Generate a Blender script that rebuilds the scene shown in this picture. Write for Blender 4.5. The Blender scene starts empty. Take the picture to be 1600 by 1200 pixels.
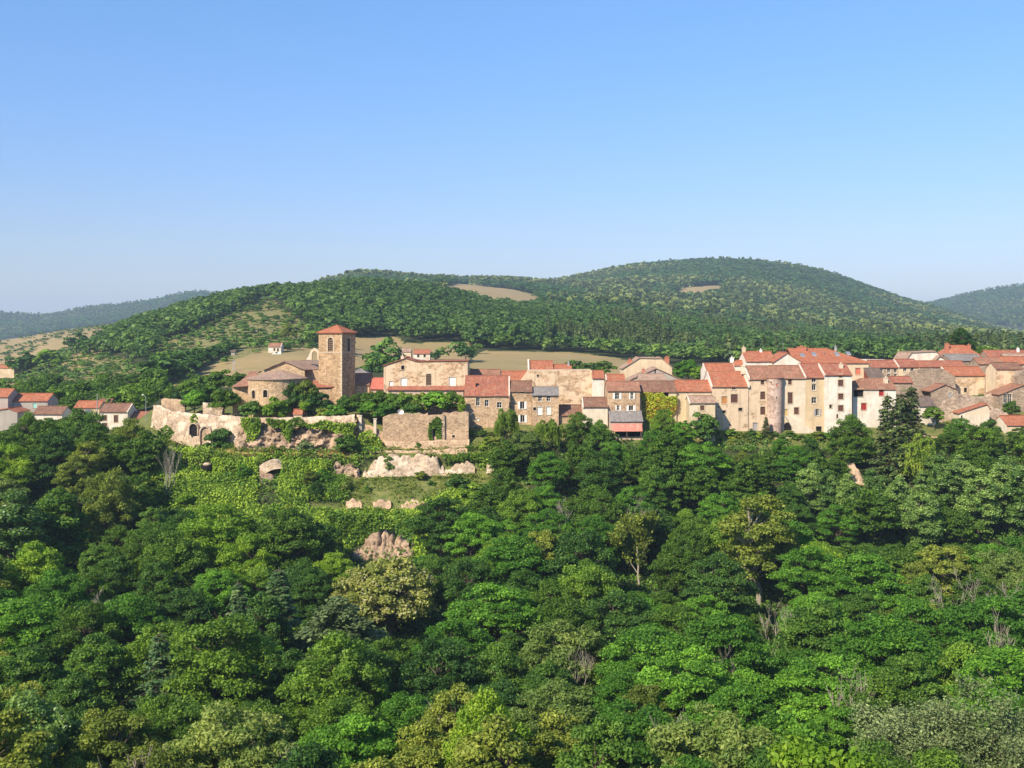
import bpy, math, random
import numpy as np
from mathutils import Vector, Matrix
sc = bpy.context.scene
COL = sc.collection
R = math.radians

# ------------------------------------------------------------------ camera, sky, sun, exposure
F = 1716.0          # focal length in pixels of a 1600 px wide picture
HZ = 520.0          # picture row of the horizon
cam_d = bpy.data.cameras.new('camera'); cam = bpy.data.objects.new('camera', cam_d); COL.objects.link(cam)
cam.location = (0, 0, 0); cam.rotation_euler = (R(90), 0, 0)
cam_d.sensor_width = 36; cam_d.lens = 36 * F / 1600; cam_d.shift_y = -(600 - HZ) / 1600
cam_d.clip_start = 0.5; cam_d.clip_end = 40000
sc.camera = cam

SUN_AZ, SUN_EL = 40.0, 38.0       # degrees left of straight behind the camera, and above the horizon
world = bpy.data.worlds.new('World'); sc.world = world; world.use_nodes = True
wn = world.node_tree; wn.nodes.clear()
wo = wn.nodes.new('ShaderNodeOutputWorld'); bg = wn.nodes.new('ShaderNodeBackground')
sky = wn.nodes.new('ShaderNodeTexSky'); sky.sky_type = 'NISHITA'; sky.sun_disc = False
sky.sun_elevation = R(SUN_EL); sky.sun_rotation = R(180 + SUN_AZ)
sky.altitude = 600; sky.air_density = 1.15; sky.dust_density = 0.25; sky.ozone_density = 2.6
hs = wn.nodes.new('ShaderNodeHueSaturation'); hs.inputs['Saturation'].default_value = 1.12
wm = wn.nodes.new('ShaderNodeMix'); wm.data_type = 'RGBA'; wm.blend_type = 'MULTIPLY'; wm.inputs[0].default_value = 1.0; wm.inputs[7].default_value = (0.93, 0.91, 1.0, 1)
wn.links.new(sky.outputs[0], hs.inputs['Color']); wn.links.new(hs.outputs[0], wm.inputs[6]); wt = wn.nodes.new('ShaderNodeTexCoord'); wsx = wn.nodes.new('ShaderNodeSeparateXYZ'); wr = wn.nodes.new('ShaderNodeValToRGB'); wm2 = wn.nodes.new('ShaderNodeMix')
wm2.data_type = 'RGBA'; wm2.blend_type = 'MULTIPLY'; wm2.inputs[0].default_value = 1.0
wn.links.new(wt.outputs['Generated'], wsx.inputs[0]); wn.links.new(wsx.outputs['Z'], wr.inputs[0]); re_ = wr.color_ramp.elements
for p_, c_ in ((0.08, (0.72, 0.72, 0.84)), (0.18, (0.78, 0.88, 1.02))): re_.new(p_).color = (*c_, 1)
re_[0].color = (0.63, 0.62, 0.73, 1); re_[-1].position = 0.30; re_[-1].color = (0.86, 1.05, 1.14, 1)
wn.links.new(wm.outputs[2], wm2.inputs[6]); wn.links.new(wr.outputs[0], wm2.inputs[7]); wn.links.new(wm2.outputs[2], bg.inputs['Color'])
bg.inputs['Strength'].default_value = 0.104
wn.links.new(bg.outputs[0], wo.inputs[0])
sun_d = bpy.data.lights.new('sun', 'SUN'); sun = bpy.data.objects.new('sun', sun_d); COL.objects.link(sun)
sun_d.energy = 4.6; sun_d.angle = R(0.53); sun_d.color = (1.0, 0.88, 0.70)
sdir = Vector((-math.cos(R(SUN_EL)) * math.sin(R(SUN_AZ)), -math.cos(R(SUN_EL)) * math.cos(R(SUN_AZ)), math.sin(R(SUN_EL))))
sun.rotation_euler = sdir.to_track_quat('Z', 'Y').to_euler(); sun.location = sdir * 400
sc.view_settings.view_transform = 'Standard'; sc.view_settings.look = 'None'
sc.view_settings.exposure = 0.72; sc.view_settings.gamma = 1.0
sc.cycles.max_bounces = 6; sc.cycles.diffuse_bounces = 3; sc.cycles.glossy_bounces = 2
sc.cycles.transmission_bounces = 4; sc.cycles.volume_bounces = 0; sc.cycles.transparent_max_bounces = 8
sc.cycles.use_denoising = True; sc.cycles.denoiser = 'OPENIMAGEDENOISE'; sc.cycles.denoising_prefilter = 'ACCURATE'; sc.cycles.denoising_input_passes = 'RGB_ALBEDO_NORMAL'

# ------------------------------------------------------------------ small helpers
def W(px, py, Y):
    return Vector(((px - 800) / F * Y, Y, (HZ - py) / F * Y))
def sstep(a, b, x):
    t = np.clip((np.asarray(x, float) - a) / (b - a), 0, 1); return t * t * (3 - 2 * t)
def tag(o, label=None, cat=None, group=None, kind=None):
    if label: o['label'] = label
    if cat: o['category'] = cat
    if group: o['group'] = group
    if kind: o['kind'] = kind
    return o
def empty(name, loc, rz=0.0, label=None, cat=None, group=None):
    o = bpy.data.objects.new(name, None); COL.objects.link(o)
    o.location = loc; o.rotation_euler = (0, 0, rz); o.empty_display_size = 0.5
    return tag(o, label, cat, group)
def link(name, me, mat=None, parent=None, loc=None, rz=None):
    o = bpy.data.objects.new(name, me); COL.objects.link(o)
    if mat is not None and not me.materials: me.materials.append(mat)
    if parent: o.parent = parent
    if loc is not None: o.location = loc
    if rz is not None: o.rotation_euler = (0, 0, rz)
    return o
def np_mesh(name, V, Q, tint=None, smooth=False, tri=False):
    """mesh from numpy: V (n,3), Q (m,4) or (m,3)"""
    V = np.asarray(V, np.float32); Q = np.asarray(Q, np.int32); k = Q.shape[1]; m = len(Q)
    me = bpy.data.meshes.new(name)
    me.vertices.add(len(V)); me.vertices.foreach_set('co', V.ravel())
    me.loops.add(m * k); me.loops.foreach_set('vertex_index', Q.ravel())
    me.polygons.add(m); me.polygons.foreach_set('loop_start', np.arange(0, m * k, k, dtype=np.int32))
    me.polygons.foreach_set('loop_total', np.full(m, k, np.int32))
    if smooth: me.polygons.foreach_set('use_smooth', np.ones(m, bool))
    if tint is not None:
        a = me.attributes.new('tint', 'FLOAT', 'FACE'); a.data.foreach_set('value', np.asarray(tint, np.float32))
    me.update(calc_edges=True)
    return me
class MB:
    """collects faces for one mesh"""
    def __init__(s): s.v = []; s.f = []; s.uv = {}
    def quad(s, a, b, c, d, uv=None):
        i = len(s.v); s.v += [tuple(a), tuple(b), tuple(c), tuple(d)]; s.f.append((i, i + 1, i + 2, i + 3))
        if uv: s.uv[len(s.f) - 1] = uv
    def poly(s, pts, uv=None):
        i = len(s.v); s.v += [tuple(p) for p in pts]; s.f.append(tuple(range(i, i + len(pts))))
        if uv: s.uv[len(s.f) - 1] = uv
    def box(s, x0, x1, y0, y1, z0, z1):
        p = [(x0, y0, z0), (x1, y0, z0), (x1, y1, z0), (x0, y1, z0), (x0, y0, z1), (x1, y0, z1), (x1, y1, z1), (x0, y1, z1)]
        i = len(s.v); s.v += p
        s.f += [tuple(i + k for k in q) for q in ((0, 1, 5, 4), (1, 2, 6, 5), (2, 3, 7, 6), (3, 0, 4, 7), (4, 5, 6, 7), (3, 2, 1, 0))]
    def tube(s, pts, rads, n=6, cap=True):
        base = len(s.v); pts = [Vector(p) for p in pts]; up0 = None
        for k, p in enumerate(pts):
            d = (pts[min(k + 1, len(pts) - 1)] - pts[max(k - 1, 0)]).normalized()
            u = d.orthogonal() if up0 is None else (up0 - d * up0.dot(d))
            u = u.normalized() if u.length > 1e-6 else d.orthogonal().normalized(); up0 = u; w = d.cross(u)
            for j in range(n):
                a = 2 * math.pi * j / n; s.v.append(tuple(p + (u * math.cos(a) + w * math.sin(a)) * rads[k]))
        for k in range(len(pts) - 1):
            for j in range(n):
                a = base + k * n + j; b = base + k * n + (j + 1) % n; s.f.append((a, b, b + n, a + n))
        if cap:
            s.f.append(tuple(base + (len(pts) - 1) * n + j for j in range(n)))
            s.f.append(tuple(base + n - 1 - j for j in range(n)))
    def lathe(s, prof, cx=0, cy=0, n=16):
        base = len(s.v)
        for r, z in prof:
            for j in range(n):
                a = 2 * math.pi * j / n; s.v.append((cx + r * math.cos(a), cy + r * math.sin(a), z))
        for k in range(len(prof) - 1):
            for j in range(n):
                a = base + k * n + j; b = base + k * n + (j + 1) % n; s.f.append((a, b, b + n, a + n))
    def mesh(s, name):
        me = bpy.data.meshes.new(name); me.from_pydata(s.v, [], s.f)
        if s.uv:
            l = me.uv_layers.new(name='uv')
            for p in me.polygons:
                uv = s.uv.get(p.index)
                if uv:
                    for k, li in enumerate(p.loop_indices): l.data[li].uv = uv[k]
        me.update(); return me
    def build(s, name, mat, parent=None, loc=None, rz=None, smooth=False):
        me = s.mesh(name)
        if smooth:
            for p in me.polygons: p.use_smooth = True
        return link(name, me, mat, parent, loc, rz)
_pr = np.random.RandomState(3); _perm = _pr.rand(64, 64, 64)
def noise3(x, y, z):
    """smooth value noise, 0..1, vectorised"""
    x, y, z = np.broadcast_arrays(np.asarray(x, float), np.asarray(y, float), np.asarray(z, float))
    xi, yi, zi = np.floor(x).astype(int), np.floor(y).astype(int), np.floor(z).astype(int)
    fx, fy, fz = x - xi, y - yi, z - zi
    fx, fy, fz = fx * fx * (3 - 2 * fx), fy * fy * (3 - 2 * fy), fz * fz * (3 - 2 * fz)
    g = lambda a, b, c: _perm[(xi + a) % 64, (yi + b) % 64, (zi + c) % 64]
    l = lambda a, b, t: a + (b - a) * t
    return l(l(l(g(0,0,0), g(1,0,0), fx), l(g(0,1,0), g(1,1,0), fx), fy), l(l(g(0,0,1), g(1,0,1), fx), l(g(0,1,1), g(1,1,1), fx), fy), fz)
def fbm(x, y, z=0.0, o=4):
    s = 0; a = 0.5
    for k in range(o): s = s + a * noise3(x * 2**k + 7.3 * k, y * 2**k + 3.1 * k, z * 2**k + 1.7 * k); a *= 0.5
    return s / (1 - 0.5**o)
def inpoly(px, py, poly):
    px = np.asarray(px, float); py = np.asarray(py, float); r = np.zeros(px.shape, bool); n = len(poly)
    for i in range(n):
        x1, y1 = poly[i]; x2, y2 = poly[(i + 1) % n]
        if y1 == y2: continue
        c = ((y1 > py) != (y2 > py)) & (px < (x2 - x1) * (py - y1) / (y2 - y1) + x1); r ^= c
    return r

# ------------------------------------------------------------------ materials
class NT:
    def __init__(s, name):
        s.m = bpy.data.materials.new(name); s.m.use_nodes = True; s.t = s.m.node_tree; s.t.nodes.clear()
        s.out = s.n('ShaderNodeOutputMaterial')
    def n(s, k, **kw):
        x = s.t.nodes.new(k)
        for a, v in kw.items(): setattr(x, a, v)
        return x
    def l(s, a, b): s.t.links.new(a, b)
    def inp(s, node, sock, v):
        if hasattr(v, 'default_value') or isinstance(v, bpy.types.NodeSocket): s.l(v, node.inputs[sock])
        else: node.inputs[sock].default_value = v if not (isinstance(v, tuple) and len(v) == 3 and node.inputs[sock].type == 'RGBA') else (*v, 1)
    def coord(s, scale=(1, 1, 1), shift=True, kind='Object'):
        tc = s.n('ShaderNodeTexCoord'); v = tc.outputs[kind]
        if shift:
            oi = s.n('ShaderNodeObjectInfo'); mu = s.n('ShaderNodeVectorMath', operation='MULTIPLY_ADD')
            cb = s.n('ShaderNodeCombineXYZ')
            for k in range(3): s.l(oi.outputs['Random'], cb.inputs[k])
            s.l(cb.outputs[0], mu.inputs[0]); mu.inputs[1].default_value = (73, 37, 19); s.l(v, mu.inputs[2]); v = mu.outputs[0]
        mp = s.n('ShaderNodeMapping'); mp.inputs['Scale'].default_value = scale; s.l(v, mp.inputs['Vector']); return mp.outputs[0]
    def noise(s, vec, scale, detail=4, rough=0.55):
        x = s.n('ShaderNodeTexNoise'); s.l(vec, x.inputs['Vector']); s.inp(x, 'Scale', scale); s.inp(x, 'Detail', detail); s.inp(x, 'Roughness', rough); return x.outputs['Fac']
    def vor(s, vec, scale, feat='F1', out='Color', rnd=1.0):
        x = s.n('ShaderNodeTexVoronoi', feature=feat); s.l(vec, x.inputs['Vector']); s.inp(x, 'Scale', scale); s.inp(x, 'Randomness', rnd); return x.outputs[out]
    def ramp(s, fac, stops):
        x = s.n('ShaderNodeValToRGB'); s.l(fac, x.inputs[0]); e = x.color_ramp.elements
        while len(e) < len(stops): e.new(0.5)
        for k, (p, c) in enumerate(stops):
            e[k].position = p; e[k].color = (c, c, c, 1) if not isinstance(c, tuple) else (*c, 1)
        return x.outputs[0]
    def mix(s, fac, a, b, mode='MIX'):
        x = s.n('ShaderNodeMix', data_type='RGBA', blend_type=mode, clamp_factor=True)
        for k, v in ((0, fac), (6, a), (7, b)):
            if isinstance(v, bpy.types.NodeSocket): s.l(v, x.inputs[k])
            else: x.inputs[k].default_value = (*v, 1) if isinstance(v, tuple) else v
        return x.outputs[2]
    def math(s, op, a, b=0.5):
        x = s.n('ShaderNodeMath', operation=op)
        for k, v in ((0, a), (1, b)):
            if isinstance(v, bpy.types.NodeSocket): s.l(v, x.inputs[k])
            else: x.inputs[k].default_value = v
        return x.outputs[0]
    def sep(s, col, ch=0):
        x = s.n('ShaderNodeSeparateColor'); s.l(col, x.inputs[0]); return x.outputs[ch]
    def attr(s, name, typ='GEOMETRY'):
        x = s.n('ShaderNodeAttribute', attribute_name=name, attribute_type=typ); return x
    def bump(s, h, strength, dist):
        x = s.n('ShaderNodeBump'); s.l(h, x.inputs['Height']); s.inp(x, 'Strength', strength); s.inp(x, 'Distance', dist); return x.outputs[0]
    def bsdf(s, col, rough=0.85, spec=0.3, normal=None, metal=0.0):
        b = s.n('ShaderNodeBsdfPrincipled'); s.inp(b, 'Base Color', col); s.inp(b, 'Roughness', rough); s.inp(b, 'Specular IOR Level', spec); s.inp(b, 'Metallic', metal)
        if normal is not None: s.l(normal, b.inputs['Normal'])
        return b.outputs[0]
    def done(s, sh): s.l(sh, s.out.inputs[0]); return s.m
def mul(c, k): return tuple(min(1, x * k) for x in c)
def stone_mat(name, base, dark, mortar, size=0.55, plaster=None, amount=0.0, contrast=1.0):
    wm_ = lambda c: (min(1, c[0] * 1.10), min(1, c[1] * 1.03), c[2] * 1.02)
    base, dark, mortar = wm_(base), wm_(dark), wm_(mortar); plaster = wm_(plaster) if plaster else None
    t = NT(name); v = t.coord((1, 1, 1.5))
    cell = t.vor(v, 1 / size); edge = t.vor(v, 1 / size, 'DISTANCE_TO_EDGE', 'Distance')
    r = t.sep(cell, 0)
    c = t.ramp(r, [(0.0, mul(dark, 1.0)), (0.35, mul(base, 0.8)), (0.7, base), (1.0, mul(base, 1.28))])
    c = t.mix(t.ramp(edge, [(0.0, 1.0), (0.10, 0.0)]), c, mortar)
    big = t.noise(v, 0.28, 5, 0.6)
    c = t.mix(t.ramp(big, [(0.35, 0.55 * contrast), (0.62, 0.0)]), c, mul(dark, 0.75))
    mid = t.noise(v, 1.3, 4, 0.6)
    c = t.mix(t.ramp(mid, [(0.42, 0.0), (0.75, 0.45)]), c, mul(mortar, 1.1))
    h = t.ramp(edge, [(0.0, 0.0), (0.16, 1.0)])
    if plaster:
        pn = t.noise(v, 0.33, 6, 0.62); mask = t.ramp(pn, [(max(0, 0.60 - amount * 0.35), 0.0), (max(0.02, 0.64 - amount * 0.35), 1.0)])
        pc = t.mix(t.ramp(t.noise(v, 0.9, 6, 0.65), [(0.3, 0.0), (0.7, 0.75)]), plaster, mul(plaster, 0.74))
        c = t.mix(mask, c, pc); h = t.mix(mask, h, (1.1, 1.1, 1.1))
    streak = t.noise(t.coord((1.6, 1.6, 0.16)), 0.9, 3, 0.5)
    c = t.mix(t.ramp(streak, [(0.52, 0.0), (0.75, 0.4)]), c, mul(dark, 0.6))
    return t.done(t.bsdf(c, 0.92, 0.15, t.bump(h, 0.7, 0.06)))
def plaster_mat(name, base, stain=None, patch=None):
    t = NT(name); v = t.coord()
    stain = stain or mul(base, 0.62)
    c = t.mix(t.ramp(t.noise(v, 0.45, 6, 0.62), [(0.36, 0.75), (0.62, 0.0)]), base, stain)
    st = t.noise(t.coord((1.4, 1.4, 0.13)), 1.0, 4, 0.6)
    c = t.mix(t.ramp(st, [(0.50, 0.0), (0.74, 0.55)]), c, mul(stain, 0.8))
    if patch:
        c = t.mix(t.ramp(t.noise(v, 0.22, 5, 0.6), [(0.56, 0.0), (0.58, 0.8)]), c, patch)
    f = t.noise(v, 5.0, 4, 0.7); c = t.mix(t.ramp(f, [(0.45, 0.0), (0.8, 0.3)]), c, mul(stain, 0.8))
    return t.done(t.bsdf(c, 0.9, 0.15, t.bump(f, 0.4, 0.03)))
def tile_mat(name, base, dark, lichen=0.3, lic=(0.36, 0.30, 0.19), new=0.0):
    t = NT(name); v = t.coord((1, 1, 1), True, 'UV')
    mp = t.coord((3.2, 2.2, 1), True, 'UV')
    cell = t.sep(t.vor(mp, 1.0, rnd=0.6), 0)
    c = t.ramp(cell, [(0.0, dark), (0.3, mul(base, 0.85)), (0.75, base), (1.0, mul(base, 1.22))])
    big = t.noise(v, 0.35, 5, 0.6)
    c = t.mix(t.ramp(big, [(0.40, lichen), (0.62, 0.0)]), c, dark)
    l2 = t.noise(v, 0.8, 6, 0.7)
    c = t.mix(t.ramp(l2, [(0.50, 0.0), (0.70, lichen)]), c, lic)
    sl = t.noise(t.coord((2.2, 0.22, 1), True, 'UV'), 1.0, 3)
    c = t.mix(t.ramp(sl, [(0.5, 0.0), (0.75, 0.4)]), c, mul(dark, 0.8))
    wv = t.n('ShaderNodeTexWave', bands_direction='X'); t.l(v, wv.inputs['Vector']); t.inp(wv, 'Scale', 0.62); t.inp(wv, 'Distortion', 0.4)
    return t.done(t.bsdf(c, 0.85, 0.2, t.bump(wv.outputs['Fac'], 0.3, 0.05)))
def flat_mat(name, base, rough=0.7, var=0.25, metal=0.0, spec=0.3, scale=2.0):
    t = NT(name); v = t.coord()
    c = t.mix(t.ramp(t.noise(v, scale, 4), [(0.35, 0.0), (0.7, 1.0)]), mul(base, 1 + var * 0.4), mul(base, 1 - var))
    return t.done(t.bsdf(c, rough, spec, None, metal))
def leaf_mat(name, dark, light, trans=0.30, odd=None, rough=0.55):
    """leaves: colour differs leaf by leaf, spray by spray and tree by tree"""
    lk = lambda c: (c[0] * 3.5, c[1] * 2.95, c[2] * 1.9)
    dark, light = lk(dark), lk(light)
    t = NT(name); oi = t.n('ShaderNodeObjectInfo')
    tn = t.attr('tint').outputs['Fac']
    g = t.n('ShaderNodeNewGeometry'); ns = t.noise(g.outputs['Position'], 0.35, 3)
    f = t.math('ADD', t.math('MULTIPLY', tn, 0.75), t.math('MULTIPLY', t.math('SUBTRACT', ns, 0.5), 0.9))
    f = t.math('ADD', f, t.math('MULTIPLY', t.math('SUBTRACT', oi.outputs['Random'], 0.5), 0.45))
    stops = [(0.0, mul(dark, 0.8)), (0.3, dark), (0.85, light), (1.0, mul(light, 1.25))]
    c = t.ramp(f, stops)
    if odd:
        c = t.mix(t.ramp(tn, [(odd[1], 0.0), (odd[1] + 0.03, 1.0)]), c, odd[0])
    d = t.n('ShaderNodeBsdfPrincipled'); t.l(c, d.inputs['Base Color']); t.inp(d, 'Roughness', rough); t.inp(d, 'Specular IOR Level', 0.25)
    tr = t.n('ShaderNodeBsdfTranslucent'); c2 = t.mix(1.0, c, (1.0, 1.0, 0.40), 'MULTIPLY'); t.l(c2, tr.inputs['Color'])
    mx = t.n('ShaderNodeMixShader'); mx.inputs[0].default_value = min(.5, trans * 1.25); t.l(d.outputs[0], mx.inputs[1]); t.l(tr.outputs[0], mx.inputs[2])
    return t.done(mx.outputs[0])
# ------------------------------------------------------------------ terrain (one sheet)
PXC = np.arange(-700, 2301, 10.0)
def col(pairs):
    p = np.array(pairs, float); return np.interp(PXC, p[:, 0], p[:, 1])
near = [(-200, -2), (-40, -2.5), (0, -3), (20, -13), (40, -25), (60, -37), (80, -45), (110, -50), (150, -50.5), (180, -47), (200, -45), (205, -43.8), (212, -41),
        (223.5, -36.4), (225.5, -34.4), (234.3, -31.0), (236.0, -30.6), (237.3, -26.8), (238.3, -26.6), (239, -25.75), (240.3, -25.5), (243, -24.7), (246.5, -21.5), (252, -19.5), (256, -19.0), (262, -18.2), (266, -17.8), (271, -17.4), (280, -16.8), (300, -16.0)]
NY, NZ = np.array(near, float).T
rows = []
for Y, z in near:
    sh = 20.0 * (1 - sstep(235, 375, PXC)) * float(sstep(238.5, 243, Y) * (1 - sstep(272, 300, Y)))
    zz = np.interp(Y - sh, NY, NZ)
    if Y > 200:
        zz -= 6.0 * (1 - sstep(190, 250, PXC)) * sstep(255, 285, Y) + 4.0 * (1 - sstep(250, 380, PXC)) * sstep(262, 290, Y)
        zz -= 2.2 * sstep(1040, 1150, PXC) * sstep(238, 247, Y) * (1 - sstep(250, 275, Y))
    rows.append((Y, zz))
far = {
 350: [(-700,648),(0,648),(150,646),(250,636),(330,622),(420,602),(1600,598),(2300,598)],
 450: [(-700,630),(0,626),(100,618),(200,604),(300,588),(400,574),(500,572),(600,575),(700,580),(1000,582),(1100,578),(2300,578)],
 600: [(-700,606),(0,603),(100,582),(200,560),(300,543),(400,532),(500,535),(600,546),(700,551),(800,549),(900,552),(1000,560),(1100,565),(2300,568)],
 750: [(-700,598),(0,592),(100,562),(200,527),(300,500),(400,482),(500,485),(600,492),(700,500),(800,512),(900,521),(1000,531),(1100,540),(1200,548),(1300,552),(1600,557),(2300,557)],
 900: [(-700,590),(0,580),(100,552),(180,524),(240,506),(300,487),(400,465),(450,459),(500,458),(600,453),(650,459),(700,472),(750,483),(800,494),(900,502),(1000,511),(1100,521),(1200,533),(1300,540),(1400,545),(1600,549),(2300,550)],
 1100: [(-700,570),(0,565),(100,540),(200,528),(300,505),(400,480),(500,468),(600,462),(700,470),(760,474),(830,483),(900,491),(1000,500),(1100,510),(1200,522),(1300,530),(1600,541),(2300,545)],
 1500: [(-700,545),(0,532),(100,516),(200,504),(250,500),(300,502),(400,487),(500,470),(600,456),(690,448),(740,449),(800,457),(850,466),(900,472),(1000,480),(1100,484),(1200,495),(1300,506),(1400,520),(1500,532),(1600,540),(2300,540)],
 2000: [(-700,545),(0,540),(100,528),(200,514),(300,500),(400,470),(500,449),(540,438),(580,432),(620,435),(650,440),(700,445),(800,448),(900,453),(1000,448),(1100,446),(1200,450),(1300,466),(1400,491),(1500,513),(1600,531),(2300,535)],
 2600: [(-700,540),(0,538),(200,520),(400,480),(500,462),(600,446),(700,442),(800,440),(850,446),(900,437),(950,426),(1000,417),(1050,410),(1100,408),(1200,410),(1250,417),(1300,431),(1350,449),(1400,466),(1440,478),(1500,498),(1560,523),(1600,533),(2300,535)],
 3300: [(-700,530),(0,527),(300,500),(500,480),(700,462),(900,462),(1100,445),(1300,455),(1400,483),(1440,492),(1500,500),(1600,490),(2300,500)],
 4200: [(-700,480),(-200,484),(0,491),(70,497),(130,483),(200,477),(260,467),(300,455),(330,457),(360,468),(450,480),(600,470),(800,460),(1000,460),(1300,470),(1400,484),(1440,478),(1500,464),(1550,452),(1600,444),(1700,430),(1900,436),(2300,470)],
 5500: [(-700,515),(2300,515)], 12000: [(-700,524),(2300,524)]}
for Y in sorted(far): rows.append((Y, (HZ - col(far[Y])) / F * Y))
YS = np.array([r[0] for r in rows], float); ZT = np.array([r[1] for r in rows])
YG = np.concatenate([np.arange(-200, 0, 12.0), np.arange(0, 200, 3.0), np.arange(200, 262, 1.0), np.arange(262, 350, 3.0), np.geomspace(350, 12000, 300)])
ZG = np.empty((len(YG), len(PXC)))
for j in range(len(PXC)): ZG[:, j] = np.interp(YG, YS, ZT[:, j])
k5 = np.array([1, 2, 3, 2, 1.]) / 9
for _ in range(2):
    P = np.pad(ZG, ((2, 2), (0, 0)), 'edge'); ZG2 = sum(k5[i] * P[i:i + len(YG)] for i in range(5))
    wgt = (sstep(300, 360, YG) * 1.0)[:, None]; ZG = ZG * (1 - wgt) + ZG2 * wgt
    P = np.pad(ZG, ((0, 0), (2, 2)), 'edge'); ZG = sum(k5[i] * P[:, i:i + len(PXC)] for i in range(5))
def ground(X, Y):
    X = np.asarray(X, float); Y = np.asarray(Y, float)
    c = 800 + F * X / np.maximum(Y, 230.0)
    j = np.clip((c - PXC[0]) / 10, 0, len(PXC) - 1.001); j0 = j.astype(int); fj = j - j0
    i = np.clip(np.interp(Y, YG, np.arange(len(YG))), 0, len(YG) - 1.001); i0 = i.astype(int); fi = i - i0
    z = (ZG[i0, j0] * (1 - fj) + ZG[i0, j0 + 1] * fj) * (1 - fi) + (ZG[i0 + 1, j0] * (1 - fj) + ZG[i0 + 1, j0 + 1] * fj) * fi
    amp = np.where(Y < 200, 1.2, np.where(Y < 320, 0.25, np.minimum(6.0, Y * 0.0022)))
    sc_ = np.where(Y < 320, 9.0, np.clip(Y * 0.05, 20, 130))
    return z + amp * (fbm(X / sc_, Y / sc_, 0.5, 3) - 0.5) * 2
def pxpy(X, Y, Z):
    Yc = np.maximum(Y, 1.0); return 800 + F * X / Yc, HZ - F * Z / Yc
# open land seen in the photograph, as outlines of the ground
TAN = [ [(255,592),(300,578),(350,566),(408,549),(470,543),(505,548),(505,612),(430,608),(270,602)],
        [(735,562),(757,548),(880,550),(960,558),(1062,582),(1062,604),(735,604)],
        [(682,450),(715,443),(800,452),(840,461),(856,480),(815,490),(740,476),(700,466)],
        [(1050,466),(1064,450),(1138,444),(1128,460),(1085,468)],
        [(1034,534),(1060,534),(1058,556),(1040,552)],
        [(-300,560),(0,532),(100,516),(200,503),(262,499),(215,512),(165,535),(150,560),(100,588),(0,610),(-300,620)],
        [(540,528),(620,525),(640,545),(610,572),(540,575)], [(632,536),(735,534),(735,562),(640,560)] ]
SCRUB = [ [(222,575),(250,538),(300,520),(345,500),(395,474),(425,466),(450,487),(490,515),(505,545),(400,552),(350,570),(300,582),(222,600)],
          [(-300,560),(0,532),(100,516),(200,503),(262,499),(215,512),(165,535),(150,560),(100,588),(0,610),(-300,620)],
          [(0,575),(120,560),(180,555),(262,590),(262,606),(100,606),(0,606)] ]
# terraces and banks below the rampart
GRASSY = [ [(540,745),(600,735),(700,733),(760,735),(820,745),(825,768),(700,775),(640,790),(540,790)], [(590,697),(740,692),(830,690),(830,715),(590,712)],
           [(480,785),(545,788),(690,790),(690,800),(480,803)] ]
OCHRE = [ [(300,700),(330,698),(400,703),(480,705),(560,700),(560,712),(480,716),(380,715),(300,708)] ]
cols = np.arange(-700, 2301, 4.0); cX = (cols - 800) / F
YR = np.concatenate([np.arange(-200, 40, 14.0), np.arange(40, 205, 4.0), np.arange(205, 300, 1.2), np.geomspace(300, 12000, 420)])
GX = np.outer(np.maximum(YR, 230.0), cX); GY = np.repeat(YR[:, None], len(cols), 1); GZ = ground(GX, GY)
nr, nc = GX.shape
idx = np.arange(nr * nc).reshape(nr, nc)
Q = np.stack([idx[:-1, :-1], idx[:-1, 1:], idx[1:, 1:], idx[1:, :-1]], -1).reshape(-1, 4)
me = np_mesh('ground', np.stack([GX, GY, GZ], -1).reshape(-1, 3), Q, smooth=True)
gpx, gpy = pxpy(GX, GY, GZ)
gpx = gpx + 7 * (fbm(GX / 9, GY / 9, 2.0, 3) - 0.5); gpy2 = gpy + 3 * (fbm(GX / 9, GY / 9, 5.0, 3) - 0.5)
tan = np.zeros(GX.shape); och = np.zeros(GX.shape); gra = np.zeros(GX.shape)
for p in TAN: tan[inpoly(gpx, gpy2, p) & (GY > 330)] = 1
for p in SCRUB:
    m = inpoly(gpx, gpy2, p) & (GY > 330) & (tan < 0.5); tan[m] = 0.55
for p in GRASSY: gra[inpoly(gpx, gpy2, p) & (GY > 205) & (GY < 246)] = 1
for p in OCHRE: och[inpoly(gpx, gpy2, p) & (GY > 225) & (GY < 246)] = 1
gra[(GY > 243) & (GY < 330)] = 0.8
for nme, a in (('dry', tan), ('ochre', och), ('grassy', gra)):
    at = me.attributes.new(nme, 'FLOAT', 'POINT'); at.data.foreach_set('value', a.astype(np.float32).ravel())
t = NT('ground_soil_and_grass'); g = t.n('ShaderNodeNewGeometry'); P = g.outputs['Position']
n1 = t.noise(P, 0.04, 6, 0.65); n2 = t.noise(P, 0.5, 5, 0.65); n3 = t.noise(P, 3.0, 3, 0.6)
forest = t.mix(n2, (0.03, 0.045, 0.014), (0.07, 0.075, 0.03))
grass = t.mix(t.ramp(n2, [(0.35, 0.0), (0.65, 1.0)]), (0.075, 0.125, 0.025), (0.21, 0.20, 0.060))
grass = t.mix(t.ramp(n3, [(0.45, 0.0), (0.75, 0.5)]), grass, (0.28, 0.24, 0.11))
dry = t.mix(t.ramp(n1, [(0.3, 0.0), (0.7, 1.0)]), (0.39, 0.275, 0.125), (0.30, 0.225, 0.10))
dry = t.mix(t.ramp(n3, [(0.4, 0.0), (0.8, 0.4)]), dry, (0.38, 0.285, 0.145))
mw = t.n('ShaderNodeTexWave', bands_direction='DIAGONAL'); t.l(P, mw.inputs['Vector']); t.inp(mw, 'Scale', 0.06); t.inp(mw, 'Distortion', 6.0); t.inp(mw, 'Detail', 3.0)
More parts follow.
